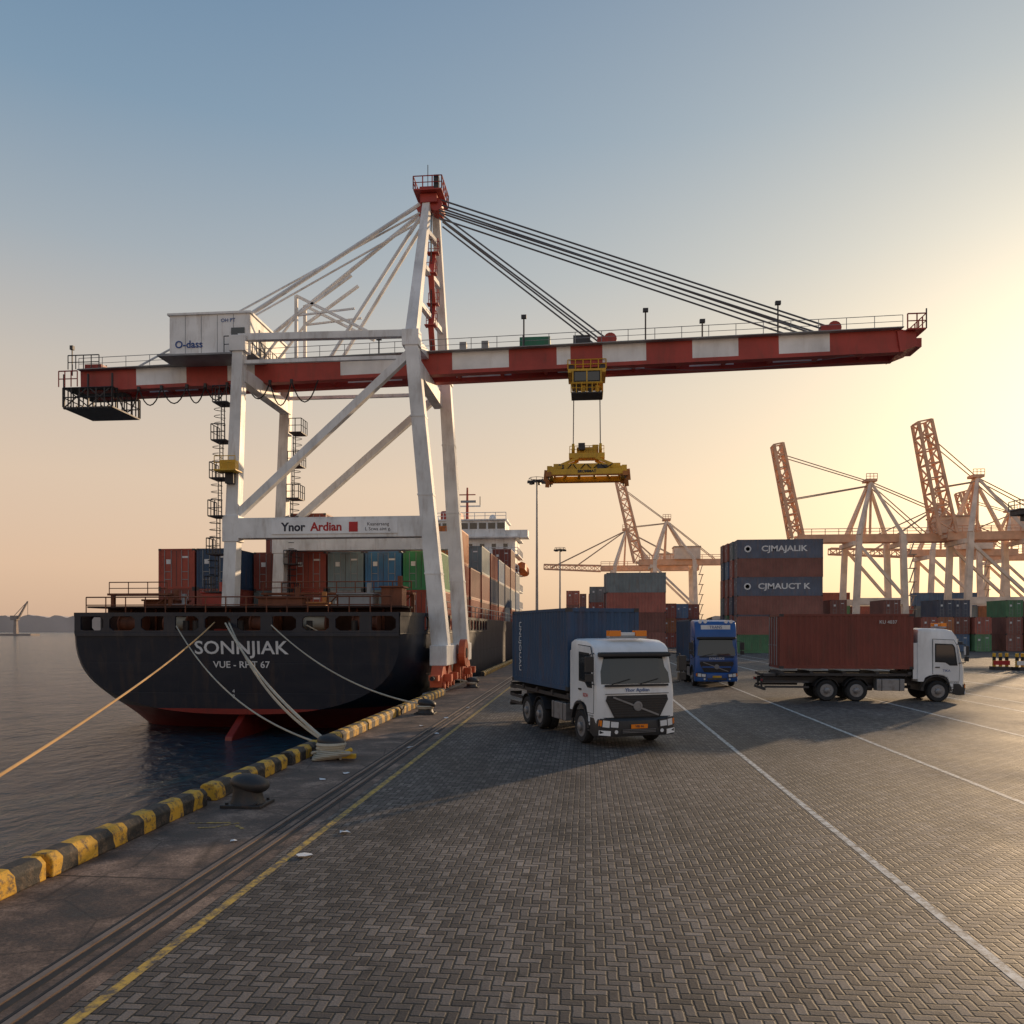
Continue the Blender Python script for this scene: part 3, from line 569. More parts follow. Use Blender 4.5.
        for zz in(0.65,0.9): g.box((-(axles[-1]+0.75+L)/2,sy*1.12,zz),(L-axles[-1]-0.85,0.03,0.1),M_steel)
        g.make('side_guard',r)
    g=MB(); g.box((-L+0.05,0,0.55),(0.1,2.3,0.12),M_steel); 
    for sy in(-1,1): g.beam((-L+0.05,sy*0.42,0.9),(-L+0.05,sy*0.42,0.55),0.08,0.08,M_steel)
    g.make('rear_bumper',r)
    g=MB(); g.tube((-cabL-0.12,0.8,1.1),(-cabL-0.12,0.8,H-0.3),0.08,M_steel,10); g.box((-cabL-0.1,-0.6,1.7),(0.16,0.5,1.2),M_blackp); g.make('exhaust_stack',r)
    for i,ax in enumerate(axles):
        for sy in(-1,1): wheel_parts(r,-ax,sy,sy*1.22,dual=i>0)
    return r
def on_truck(r,c,start=2.35,L=6.06,z=1.40,label=''):
    Mx=Matrix.Rotation(r.rotation_euler.z,3,'Z'); p=Vector(r.location)+Mx@Vector((-(start+L/2),0,z))
    o=place(container_mesh(c,L,2.59,False,0.26),'shipping_container',p,r.rotation_euler.z); tag(o,label,'container'); doors_for(o,c,L); return o
R90=math.pi/2
t1=truck(cs(3.60,23.0),math.radians(-72.5)+TH,'white cab truck with amber beacons carrying a dark blue container',M_cabw,3.12,8.6)
c1=on_truck(t1,'navy',2.35,5.7,1.47,label='dark blue corrugated container with faded white letters on the white truck')
text('container_lettering','UNUJOUAU',0.34,(-1.9,-1.222,1.3),(R90,R90,0),M_letter,c1)
text('cab_lettering','Yhor Apdian',0.15,(0.016,0.0,1.65),(R90,0,R90),M_letterb,t1)
text('door_lettering','KIDH',0.16,(-0.85,-1.252,1.46),(R90,0,0),M_letterr,t1)
text('plate_lettering','VBI 66',0.10,(0.155,0,0.62),(R90,0,R90),M_letterd,t1)
t2=truck(cs(11.95,46.7),math.radians(-90)+0.02,'blue high roof truck with white roof sign facing along the quay',M_cabb,3.95,9.0,blue=True)
text('roof_sign_lettering','TRANS',0.24,(-0.345,0,3.50),(R90,0,R90),M_letterb,t2)
text('cab_lettering','SVALLEDS',0.2,(0.016,0,1.67),(R90,0,R90),M_letter,t2)
c2=on_truck(t2,'navy',2.4,z=1.4,label='dark navy container riding behind the blue truck cab')
t3=truck(cs(21.15,38.3),math.radians(-6)+TH,'white cab truck seen from the side carrying a red container',M_cabw,3.45,9.1,axles=(1.2,4.85,6.2))
c3=on_truck(t3,'maroon',2.3,z=1.52,label='brown red corrugated container on the white truck bed')
text('container_lettering','KU 4037',0.22,(1.9,-1.222,2.2),(R90,0,0),M_letter,c3)
text('door_lettering','TIKA',0.16,(-0.85,-1.252,1.46),(R90,0,0),M_letterb,t3)

# ------------------------------------------------------------------ ship
SX0,SX1=-28.1,-8.85; SC=(SX0+SX1)/2; HB=(SX1-SX0)/2; SV=41.0; SL=112
ship=root('container_ship',(SC,SV,WL),'black hulled container ship with red bottom moored at the quay','ship')
O=Vector((SC,SV,WL))
DK=3.15; BT=4.27
ts=[0,0.35,0.9,2,3.5,5,7,10,14,30,60,90,98,105,110,112]
def hbm(t):
    b=HB*(0.92+0.08*min(1,(t/2.2))**0.5)
    if t>88: b*=max(0.03,1-((t-88)/24)**2.0)
    return b
def zbm(t): 
    f=min(1,t/11); return -1.15-5*f**1.6
g=MB(O); NP=18; rows=[]
for t in ts:
    n_=2.6+min(1,t/12)*5; B=hbm(t); zb=zbm(t); row=[]
    for i in range(NP+1):
        a=(i/NP)*math.pi/2
        s_=math.sin(a)**(2/n_); c_=max(0,math.cos(a))**(2/n_)
        row.append((c_*B, DK-(DK-zb)*s_))
    rows.append(row)
vs=[];idx=[]
for t,row in zip(ts,rows):
    full=[(-w_,z) for w_,z in row]+[(w_,z) for w_,z in row[::-1][1:]]
    idx.append((len(vs),len(full)))
    for w_,z in full: vs.append((SC+w_,SV+t-0.10*(z-0)*(1 if t<1 else 0.0),z))
fs=[]
m_=idx[0][1]
for a in range(len(ts)-1):
    for i in range(m_-1): fs.append((a*m_+i,a*m_+i+1,(a+1)*m_+i+1,(a+1)*m_+i))
fs.append(tuple(range(m_)))
fs.append(tuple(range((len(ts)-1)*m_,len(ts)*m_)))
g.add(vs,fs,M_hull); g.make('hull',ship,smooth=True)
g=MB(O); poly=[(SC+s_*hbm(t)*0.995,SV+t) for s_,tt in((-1,ts),(1,ts[::-1])) for t in tt]
g.add([(x,y-0.3 if abs(y-SV)<0.01 else y,DK) for x,y in poly],[tuple(range(len(poly)))],M_rust); g.make('deck',ship)
outl=[(SC-hbm(t),SV+t) for t in ts[::-1] if t<90]; outl=outl[:-1]+[(SC-hbm(0),SV-0.33)]+[(SC+hbm(0),SV-0.33)]+[(SC+hbm(t),SV+t) for t in ts[1:] if t<90]
g=MB(O)
for (x0,y0),(x1,y1) in zip(outl[:-1],outl[1:]):
    a=Vector((x0,y0,0));bb=Vector((x1,y1,0));L_=(bb-a).length; d=(bb-a).normalized()
    if min(y0,y1)>SV+14:
        g.beam(a+Vector((0,0,(DK+BT)/2)),bb+Vector((0,0,(DK+BT)/2)),0.12,BT-DK,M_hull); continue
    g.beam(a+Vector((0,0,DK+0.07)),bb+Vector((0,0,DK+0.07)),0.12,0.20,M_hull)
    g.beam(a+Vector((0,0,BT-0.09)),bb+Vector((0,0,BT-0.09)),0.16,0.20,M_hull)
    k=max(1,int(L_/1.7))
    if L_<1.2: g.beam(a+Vector((0,0,(DK+BT)/2)),bb+Vector((0,0,(DK+BT)/2)),0.11,BT-DK-0.3,M_hull); continue
    for i in range(k+1):
        c=a.lerp(bb,i/k); ww=0.34+0.3*((i*7)%3==0)
        s0=c-d*ww/2 if i>0 else c; s1=c+d*ww/2 if i<k else c
        g.beam(s0+Vector((0,0,(DK+BT)/2)),s1+Vector((0,0,(DK+BT)/2)),0.11,BT-DK-0.3,M_hull)
        if i<k:
            for e,sg in((c+d*0.17,1),(c+d*(L_/k-0.17),-1)):
                for zz,sz in((DK+0.17,1),(BT-0.19,-1)):
                    n_=Vector((-d.y,d.x,0))*0.05
                    p=e+Vector((0,0,zz)); q=p+d*sg*0.22; r_=p+Vector((0,0,sz*0.16))
                    g.add([p-n_,q-n_,r_-n_,p+n_,q+n_,r_+n_],[(0,1,2),(3,5,4),(0,3,4,1),(1,4,5,2),(2,5,3,0)],M_hull)
g.make('bulwark',ship)
g=MB(O); g.beam((SC-hbm(0),SV-0.34,DK-0.08),(SC+hbm(0),SV-0.34,DK-0.08),0.10,0.10,M_hull); g.make('rubbing_strake',ship)
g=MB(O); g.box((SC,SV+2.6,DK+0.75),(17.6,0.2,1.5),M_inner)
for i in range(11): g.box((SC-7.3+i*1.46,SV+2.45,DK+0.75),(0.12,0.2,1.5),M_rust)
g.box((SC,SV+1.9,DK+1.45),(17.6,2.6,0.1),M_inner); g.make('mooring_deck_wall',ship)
for i,x in enumerate((-25,-22.4,-17.5,-14.6,-11.8)):
    g=MB(O); g.tube((x-0.6,SV+1.3,DK+0.55),(x+0.6,SV+1.3,DK+0.55),0.38,M_rope if i%2 else M_rust,14)
    for s_ in(-.65,.65): g.tube((x+s_-0.04,SV+1.3,DK+0.55),(x+s_+0.04,SV+1.3,DK+0.55),0.5,M_rust,14)
    g.box((x,SV+1.3,DK+0.1),(1.7,0.9,0.2),M_rust); g.make('mooring_winch',ship,smooth=True)
g=MB(O); g.rail([(SC-8.6,SV+0.2,BT),(SC+8.3,SV+0.2,BT)],M_rust,0.85,0.035,1.1); g.rail([(SC+9.5,SV+3.5,BT),(SC+9.5,SV+88,BT)],M_grey,0.9,0.03,2.2); g.make('railing',ship)
def frame(x0,x1,y,z0,z1,name='lashing_frame',mat=M_rust):
    g=MB(O); k=max(1,int(round((x1-x0)/2.5)))
    for i in range(k+1):
        x=x0+(x1-x0)*i/k; g.beam((x,y,z0),(x,y,z1),0.2,0.2,mat)
        if i<k: g.beam((x,y,z0),(x+(x1-x0)/k,y,z1),0.07,0.07,mat)
    g.beam((x0-0.1,y,z1),(x1+0.1,y,z1),0.9,0.12,mat); g.beam((x0,y,z0+(z1-z0)*0.5),(x1,y,z0+(z1-z0)*0.5),0.12,0.12,mat)
    g.rail([(x0,y-0.4,z1),(x1,y-0.4,z1)],mat,0.7,0.03,1.2); g.make(name,ship)
frame(-27.5,-24.0,SV+3.4,DK,5.4)
frame(-19.2,-10.2,SV+5.6,DK,5.5)
for (x,y,sx,sy,sz,mt) in((-25.0,45.8,2.0,1.6,1.9,M_rust),(-17.5,45.2,2.6,1.4,2.0,M_rust),(-13,45.0,2.0,1.4,2.2,M_grey),(-22.4,46.8,1.2,1.2,2.4,M_red),(-11,45.2,1.2,1.2,2.6,M_rust),(-15.3,44.9,1.0,1.0,1.7,M_orangef),(-23.7,44.9,0.9,0.9,1.6,M_grey)):
    g=MB(O); g.box((x,y,DK+sz/2),(sx,sy,sz),mt); g.box((x,y,DK+sz+0.05),(sx+0.2,sy+0.2,0.1),mt); g.tube((x+sx*0.3,y,DK+sz),(x+sx*0.3,y,DK+sz+0.7),0.15,mt,8); g.make('deck_locker',ship,bevel=0.03)
for x in(-21.5,-19.0,-15.2,-12.2): 
    g=MB(O); g.tube((x,SV+0.4,DK),(x,SV+0.4,DK+0.7),0.17,M_iron,10); g.tube((x+0.55,SV+0.4,DK),(x+0.55,SV+0.4,DK+0.7),0.17,M_iron,10); g.box((x+0.27,SV+0.4,DK+0.04),(1.1,0.5,0.08),M_iron); g.make('deck_bitts',ship)
for nm,bd,sz,off,zz,xs_,bo in(('ship_name','SONNJIAK',0.98,-0.262,2.38,1.12,0.014),('home_port_lettering','VUE - RHT 67',0.50,-0.175,1.50,1.05,0.006),('draught_mark','4\n2',0.28,-0.012,-0.05,1,0)):
    text(nm,bd,sz,Vector((-18.15+(-0.5 if nm[0]=='d' else 0),SV+off,zz))-O,(R90+0.1,0,0),M_letter,ship,xs=xs_,bold=bo)
g=MB(O); g.prism([(0.3,-0.9),(12,-0.9),(12,-5),(2.6,-5),(2.2,-2.6)],lambda u,z,t:(SC+t,SV+u,z),-0.16,0.16,M_hull)
g.prism([(0.3,-1.1),(-1.6,-2.2),(-2.1,-5.0),(2.0,-5.0),(2.0,-1.2)],lambda u,z,t:(SC+t,SV+u+0.6,z),-0.2,0.2,M_hull); g.make('rudder',ship,bevel=0.05)
g=MB(O); g.box((SC,85,DK-0.0),(17.6,66,0.5),M_rust); g.make('hatch_cover',ship)
z=DK; yS=121.0
W0=15.5
g=MB(O); g.box((SC,yS+4,(DK+17.4)/2),(W0,8,17.4-DK),M_white); 
for zz in(6.5,9.2,11.9,14.6,17.3): g.box((SC,yS+3.6,zz),(W0+1.2,9.4,0.18),M_white)
sup=g.make('superstructure',ship)
g=MB(O); g.box((SC,yS+3,18.7),(12.5,6.5,2.4),M_white); g.box((SC,yS+3,20.0),(13.1,7.0,0.2),M_white); g.box((SC,yS+1.6,17.95),(19.3,2.6,1.1),M_white); g.box((SC,yS+1.6,17.38),(19.5,2.8,0.14),M_white); g.make('bridge',ship)
for i in range(9):
    g=MB(O); g.box((SC-5.6+i*1.4,yS-0.27,19.1),(1.1,0.06,0.9),M_glass); g.make('bridge_window',ship)
for zz in(7.9,10.6,13.3,16.0):
    for i in range(8):
        g=MB(O); g.box((SC-6.3+i*1.8,yS-0.03,zz),(0.65,0.08,0.75),M_glass); g.make('cabin_window',sup)
g=MB(O)
for zz in(6.6,9.3,12.0,14.7): g.rail([(SC-W0/2-0.5,yS-1.0,zz),(SC+W0/2+0.5,yS-1.0,zz),(SC+W0/2+0.5,yS+8,zz)],M_white,1.0,0.05,1.6)
g.rail([(SC-6.4,yS-0.4,20.1),(SC+6.4,yS-0.4,20.1)],M_white,1.0,0.05,1.6); g.make('superstructure_railing',ship)
g=MB(O); g.box((SC-3.4,yS+9,19.5),(3.2,4,6),M_red); g.box((SC-3.4,yS+9,22.3),(3.0,3.8,0.5),M_blackp); g.tube((SC-3.4,yS+9,22),(SC-3.4,yS+9,23.6),0.4,M_steel,10); g.make('funnel',ship,bevel=0.2)
g=MB(O); g.tube((SC,yS+3,20),(SC,yS+3,25.5),0.3,M_red,8,0.15); g.box((SC,yS+3,22.6),(4.2,0.2,0.2),M_white); g.box((SC,yS+3,24.4),(2.6,0.15,0.15),M_red); g.box((SC+0.2,yS+2.8,23.3),(2.4,0.5,0.3),M_grey); g.tube((SC-2,yS+3,22.6),(SC-2,yS+3,24.4),0.07,M_steel,5); g.tube((SC+2,yS+3,22.6),(SC+2,yS+3,24.1),0.07,M_steel,5); g.make('radar_mast',ship)
for x in(4,-5):
    g=MB(O); g.rev([(0.05,0),(0.5,0.2),(0.6,0.6),(0.4,1.0),(0.05,1.15)],(SC+x,yS+3,20.1),M_white,12); g.make('radar_dome',ship,smooth=True)
for s_ in(-1,1):
    g=MB(O); g.path([(SC+s_*8.6,yS+1.5,12.2),(SC+s_*8.6,yS+2.2,13.0),(SC+s_*8.6,yS+6.4,13.0),(SC+s_*8.6,yS+7,12.2)],0.8,paint('lifeboat_orange',(0.6,0.14,0.02),0.5),8); g.make('lifeboat',ship)
cols=['red','maroon','navy','blue','maroon','slate','red','grey','orange','maroon','green','red']
for bi in range(9):
    for r_ in range(7):
        y=55.5+bi*7.3
        x=-27.75+1.35+r_*2.58
        if bi==0: n_=2+(1 if r_ in(3,) else 0)
        elif bi<3: n_=2+(1 if (r_*3+bi*2)%4==0 else 0)
        else: n_=3+(1 if (bi>5 and (r_+bi)%4==1) else 0)
        if bi>0 and r_==6: n_=max(n_,2+(bi>2))
        if bi==0 and r_<2: y=52.6
        for k in range(n_):
            c=random.choice(cols)
            if bi==0: c=(['red','navy','maroon','red','slate','blue','green'] if k==1 else ['maroon','maroon','slate','red','grey','slate','red'])[r_] if k<2 else 'maroon'
            # lower tiers in the middle of the hold cannot be seen from anywhere near the quay
            if bi>1 and r_ in(1,2,3,4) and k==0: continue
            container(c,(x,y,DK+0.26+k*2.6),R90,'stacked on the ship deck',group='containers stacked on the ship')
    if bi>1:
        g=MB(O); g.box((-27.75+1.35+2.5*2.58,55.5+bi*7.3,DK+0.26+1.28),(10.0,5.8,2.56),M_rust); g.make('hold_coaming',ship)

# ------------------------------------------------------------------ big crane
CO=Vector((-8.0,47.6,0)); crane=root('gantry_crane',CO,'large white and red ship to shore gantry crane on red bogies','crane')
V1,V2,VB=44.0,51.2,47.6
def bz(x): return 18.65+(x+32)*0.0185
def C(): return MB(CO)
ZF=2.1; TOP=19.6
LTX={V1:-9.7,V2:-9.1}
AZ=28.9
for v in(V1,V2):
    lt=LTX[v]
    g=C(); g.beam((-8.0,v,ZF),(lt,v,TOP),0.95,0.95,M_white,0.72,0.72); g.make('leg',crane,bevel=0.03)
    g=C(); g.beam((-20.25,v,DK+0.25),(-19.65,v,TOP),0.78,0.78,M_white,0.62,0.62); g.box((-20.25,v,DK+0.13),(1.3,1.3,0.26),M_red); g.make('leg',crane,bevel=0.03)
    vt=VB-0.45 if v==V1 else VB+0.45
    g=C(); g.beam((lt,v,TOP),(-9.45 if v==V1 else -9.1,vt,AZ),0.66,0.66,M_white,0.44,0.44); g.make('mast_leg',crane,bevel=0.02)
    g=C(); g.beam((-20.0,v,9.1),(-8.6,v,9.1),0.8,1.15,M_white); g.make('portal_beam',crane,bevel=0.02)
    g=C(); g.beam((lt,v,18.9),(-20.0,v,9.7),0.42,0.42,M_white); g.make('diagonal_brace',crane)
    g=C(); g.beam((lt,v,TOP+0.3),(-19.7,v,TOP+0.4),0.38,0.38,M_white); g.make('upper_tie_beam',crane)
    g=C(); g.beam((lt,v,18.6),(-19.7,v,18.6),0.2,0.2,M_white); g.make('upper_tie_beam',crane)
    for (px_,zz) in((lt,TOP),(-19.65,TOP),(-20.05,9.1)):
        g=C(); g.box((px_,v,zz),(0.95,0.82,0.9 if zz>10 else 1.5),M_white); g.make('joint_plate',crane,bevel=0.03)
    for f in(0.25,0.5,0.75):
        p=Vector((-8.0,v,ZF)).lerp(Vector((lt,v,TOP)),f); s_=1.0-0.23*f; g=C(); g.box(p,(s_,s_,0.09),M_white); g.make('flange',crane)
for x,z_ in((-9.5,18.05),(-19.65,17.9)):
    g=C(); g.beam((x,V1,z_),(x,V2,z_),0.6,0.8,M_white); g.make('cross_beam',crane,bevel=0.02)
g=C(); g.beam((-8.0,V1-1.1,1.95),(-8.0,V2+1.1,1.95),0.95,1.1,M_white); g.make('sill_beam',crane,bevel=0.03)
for v in(V1,V2):
    for dv in(-0.95,0.95):
        g=C(); g.prism([(-0.85,0.25),(-0.85,0.75),(-0.3,1.38),(0.3,1.38),(0.85,0.75),(0.85,0.25)],lambda u,z,t:(t,v+dv+u,z+0.02),-8.32,-7.68,M_redbog)
        bgy=g.make('bogie',crane,bevel=0.02)
        for du in(-0.5,0.5):
            g=C(); g.tube((-8.15,v+dv+du,0.32),(-7.85,v+dv+du,0.32),0.30,M_steel,16); g.tube((-7.66,v+dv+du,0.36),(-7.54,v+dv+du,0.36),0.2,M_redbog,12); g.make('wheel',bgy)
        g=C(); g.box((-7.45,v+dv,0.75),(0.4,0.45,0.4),M_redbog); g.tube((-7.45,v+dv+0.2,0.75),(-7.45,v+dv+0.55,0.75),0.15,M_redbog,10); g.make('drive_motor',bgy)
g=C(); g.box((-8.0,V1-2.2,0.8),(0.5,0.5,0.3),M_redbog); g.tube((-8.0,V1-2.1,0.8),(-8.0,V1-2.9,0.8),0.12,M_black,10); g.make('buffer',crane)
g=C(); g.tube((-7.35,V1+2.6,2.0),(-7.0,V1+2.6,2.0),0.8,M_redbog,24); g.tube((-7.40,V1+2.6,2.0),(-6.95,V1+2.6,2.0),0.3,M_steel,16); g.box((-7.5,V1+2.6,1.2),(0.3,0.4,1.5),M_redbog); g.make('cable_reel',crane)
XL,XR=-31.0,18.6
def boomseg(name,x0,x1,mat,dz0,dz1,wv):
    g=C()
    for sv in(-1,1):
        g.beam((x0,VB+sv*0.75,bz(x0)+(dz0+dz1)/2),(x1,VB+sv*0.75,bz(x1)+(dz0+dz1)/2),wv,dz1-dz0,mat)
    xm=(x0+x1)/2; g.box((xm,VB,bz(xm)+0.15),(0.25,1.2,0.3),mat)
    return g.make(name,crane)
boomseg('boom_lower_chord',XL,XR-0.9,M_red,-0.66,-0.44,0.54)
whites=[(-27.4,-24.2),(-21.6,-19.9),(-14.6,-11.2),(-7.85,-4.5),(-1.7,-0.9),(0.95,3.45),(6.07,8.65),(10.9,13.7)]
cur=XL
for a,bb in whites+[(XR-0.9,None)]:
    boomseg('boom_panel',cur,a,M_red,-0.435,0.60,0.46)
    if bb: boomseg('boom_panel',a,bb,M_bwhite,-0.435,0.60,0.47); cur=bb
g=C()
x=XL
while x<XR-1:
    g.beam((x,VB-0.5,bz(x)-0.3),(x,VB+0.5,bz(x)-0.3),0.2,0.5,M_red); 
    x+=2.6
g.beam((XL,VB,bz(XL)-0.1),(XR-1,VB,bz(XR)-0.1),0.1,0.1,M_red); g.make('boom_cross_member',crane)
g=C(); g.beam((XR-1.2,VB,bz(XR)-0.1),(XR-0.2,VB,bz(XR)+0.05),2.2,1.2,M_red,2.0,0.8); g.box((XR-0.3,VB,bz(XR)+0.5),(1.0,2.6,0.08),M_red); g.rail([(XR-0.8,VB-1.3,bz(XR)+0.54),(XR+0.2,VB-1.3,bz(XR)+0.54),(XR+0.2,VB+1.3,bz(XR)+0.54),(XR-0.8,VB+1.3,bz(XR)+0.54)],M_red,0.8,0.04,0.5); g.tube((XR+0.2,VB-1.3,bz(XR)+0.5),(XR+0.2,VB-1.3,bz(XR)+1.6),0.04,M_steel,5)
g.box((XR-0.1,VB,bz(XR)-0.1),(0.5,1.6,0.5),M_red); g.make('boom_tip',crane)
g=C(); 
for sv in(-1.15,1.15):
    g.rail([(XL,VB+sv,bz(XL)+0.64),(XR-1,VB+sv,bz(XR)+0.64)],M_grey,0.7,0.02,1.5)
    g.beam((XL,VB+sv,bz(XL)+0.61),(XR-1,VB+sv,bz(XR)+0.61),0.4,0.05,M_grey)
g.make('boom_walkway',crane)
for x in(-12.2,-3.6,3.4,6.6,10.8):
    g=C(); zz=bz(x)+0.6; hh=1.7 if x not in(6.6,-12.2) else 0.9; g.tube((x,VB-1.2,zz),(x,VB-1.2,zz+hh),0.045,M_steel,6); g.box((x,VB-1.2,zz+hh+0.08),(0.3,0.2,0.2),M_steel); g.make('boom_lamp',crane)
g=C(); g.box((-22.05,48.0,20.65),(4.9,5.6,2.5),M_white)
for i in range(1,5): g.box((-22.05-2.45+i*0.98,45.19,20.65),(0.03,0.02,2.4),M_grey)
mh=g.make('machinery_house',crane,bevel=0.04)
g=C(); g.box((-22.05,48.0,21.95),(5.1,5.8,0.12),M_white); g.box((-23.5,47,22.2),(0.8,0.8,0.4),M_grey); g.box((-20.8,49,22.2),(1.2,0.8,0.4),M_grey); g.make('roof',mh)
g=C(); g.box((-20.3,45.17,20.55),(0.8,0.06,1.0),M_glass); g.make('window',mh)
g=C(); g.box((-19.57,47.0,20.45),(0.05,0.9,1.9),M_grey); g.make('door',mh)
g=C(); g.box((-22.05,48.0,19.38),(5.8,6.8,0.10),M_grey); g.rail([(-20.9,44.65,19.43),(-19.2,44.65,19.43),(-19.2,51.3,19.43)],M_steel,0.95,0.03,0.6); g.make('house_platform',crane)
text('house_lettering','O-dass',0.6,Vector((-23.3,45.17,20.15))-CO,(R90,0,0),M_letterb,crane,bold=0.01)
text('house_lettering','OH PT',0.3,Vector((-20.9,45.17,21.5))-CO,(R90,0,0),M_letterb,crane)
g=C(); g.box((-14.0,V1-0.43,9.12),(7.2,0.05,0.78),M_cabw); sg=g.make('portal_sign',crane)
text('sign_lettering','Ynor',0.66,Vector((-16.35,V1-0.46,9.1))-CO,(R90,0,0),M_letterd,sg,bold=0.02)
text('sign_lettering','Ardian',0.66,Vector((-14.45,V1-0.46,9.1))-CO,(R90,0,0),M_letterr,sg,bold=0.02)
g=C(); g.box((-12.9,V1-0.46,9.1),(0.5,0.02,0.55),M_letterr); g.make('sign_emblem',sg)
text('sign_lettering','Kaanersang\nL Scwa aint g.',0.27,Vector((-11.5,V1-0.46,9.1))-CO,(R90,0,0),M_letterd,sg)
g=C(); g.box((-9.3,VB,AZ+0.1),(1.0,1.6,0.5),M_red); g.box((-9.3,VB,AZ+0.42),(1.7,2.3,0.08),M_red)
g.rail([(-10.15,VB-1.15,AZ+0.45),(-8.45,VB-1.15,AZ+0.45),(-8.45,VB+1.15,AZ+0.45),(-10.15,VB+1.15,AZ+0.45),(-10.15,VB-1.15,AZ+0.45)],M_red,0.75,0.035,0.55); g.box((-9.5,VB,AZ+0.75),(0.9,0.6,0.6),M_red); g.tube((-8.9,VB-0.6,AZ-0.2),(-8.9,VB+0.6,AZ-0.2),0.38,M_red,14); g.tube((-9.8,VB-0.5,AZ-0.3),(-9.8,VB+0.5,AZ-0.3),0.3,M_red,14); g.tube((-9.5,VB,AZ+0.7),(-9.5,VB,AZ+2.5),0.025,M_steel,5); g.box((-8.8,VB-0.9,AZ+0.9),(0.3,0.3,0.8),M_steel); g.make('mast_head',crane)
def mastpt(v,f): return Vector((LTX[v],v,TOP)).lerp(Vector((-9.45 if v==V1 else -9.1,VB-0.45 if v==V1 else VB+0.45,AZ)),f)
for f in(0.0,0.28,0.55,0.8):
    g=C(); g.beam(mastpt(V1,f),mastpt(V2,f),0.28 if f else 0.45,0.28 if f else 0.5,M_white); g.make('mast_tie',crane)
g=C()
for i in range(4):
    z0=TOP+0.4+i*1.55; y0=VB-0.35 if i%2 else VB+0.35; y1=VB+0.35 if i%2 else VB-0.35; x=-9.25
    g.beam((x,y0,z0),(x,y1,z0+1.55),0.35,0.06,M_red); g.box((x,y1,z0+1.55),(0.7,0.5,0.05),M_red); g.rail([(x+0.33,y1-0.25,z0+1.58),(x+0.33,y1+0.25,z0+1.58),(x-0.33,y1+0.25,z0+1.58)],M_red,0.8,0.022,0.45)
g.beam((-9.3,VB,TOP-0.3),(-9.3,VB,AZ-0.4),0.07,0.07,M_steel); g.make('mast_stair',crane)
def stay(p,q,r=0.05,mat=M_cable,name='stay_cable'):
    g=C(); g.tube(p,q,r,mat,6); g.make(name,crane)
for sv in(-0.75,0.75):
    for dz,xe in((0.2,14.6),(-0.1,14.0),(-0.45,13.2)):
        stay((-8.7,VB+sv*0.7,AZ-0.1+dz),(xe,VB+sv,bz(xe)+0.7),0.05)
    for dz,xe in((-0.4,1.6),(-0.7,1.2)):
        stay((-8.7,VB+sv*0.7,AZ-0.3+dz),(xe,VB+sv,bz(xe)+0.7),0.05)
    stay((-9.9,VB+sv*0.6,AZ-0.1),(-19.9,VB+sv*2.2,22.1),0.12,M_white,'back_stay')
    stay((-9.9,VB+sv*0.6,AZ-0.6),(-27.8,VB+sv,bz(-27.8)+0.6),0.06,M_white,'back_stay')
    stay((-9.9,VB+sv*0.6,AZ-0.9),(-15.5,VB+sv,19.4),0.11,M_white,'back_stay')
    g=C(); g.beam((-17.4,VB+sv,19.4),(-17.4,VB+sv,23.5),0.18,0.18,M_white); g.beam((-17.4,VB+sv,22.3),(-14.0,VB+sv,24.6),0.15,0.15,M_white); g.beam((-17.4,VB+sv,23.5),(-13.0,VB+sv,21.2),0.15,0.15,M_white);g.beam((-17.4,VB+sv,22.3),(-19.7,VB+sv,19.5),0.12,0.12,M_white); g.beam((-17.4,VB+sv,22.3),(-13.8,VB+sv,22.6),0.1,0.1,M_white); g.make('stay_frame',crane)
for xe in(14.0,1.4):
    g=C(); g.box((xe,VB,bz(xe)+0.76),(0.7,1.9,0.3),M_red); g.tube((xe,VB-0.9,bz(xe)+0.95),(xe,VB-0.6,bz(xe)+0.95),0.38,M_red,14); g.box((xe-0.5,VB-0.7,bz(xe)+0.85),(0.5,0.5,0.5),M_red); g.make('stay_anchor',crane)
g=C()
g.path([Vector((1.5+13.5*i/12,VB-1.05,bz(2)-0.75-0.45*math.sin(math.pi*i/12)+0.25*i/12)) for i in range(13)],0.018,M_cable,4); g.make('hoist_cable',crane)
zl=bz(-32); XC=-30.2
g=C(); 
for zz in(zl-1.75,zl-0.55): g.box((XC,VB,zz),(3.2,3.0,0.08),M_steel)
for dx in [i*0.4-1.5 for i in range(8)]: g.box((XC+dx,VB-1.5,zl-1.75),(0.06,0.1,0.2),M_steel)
g.rail([(XC-1.6,VB-1.5,zl-1.7),(XC+1.6,VB-1.5,zl-1.7),(XC+1.6,VB+1.5,zl-1.7),(XC-1.6,VB+1.5,zl-1.7),(XC-1.6,VB-1.5,zl-1.7)],M_steel,1.15,0.045,0.5)
g.rail([(XC-1.8,VB-1.6,zl-0.5),(XC-0.6,VB-1.6,zl-0.5)],M_red,0.95,0.04,0.4)
g.rail([(XC-1.4,VB-1.3,zl+0.65),(XC+0.6,VB-1.3,zl+0.65)],M_steel,0.85,0.035,0.5)
for x in(XC-1.55,XC,XC+1.55):
    for y in(VB-1.45,VB+1.45): g.beam((x,y,zl-1.75),(x,y,zl+0.3),0.09,0.09,M_steel)
for a_,b_ in((-1.5,0),(0,1.5)):
    g.beam((XC+a_,VB-1.45,zl-1.7),(XC+b_,VB-1.45,zl-0.5),0.06,0.06,M_steel); g.beam((XC+b_,VB-1.45,zl-1.7),(XC+a_,VB-1.45,zl-0.5),0.06,0.06,M_steel)
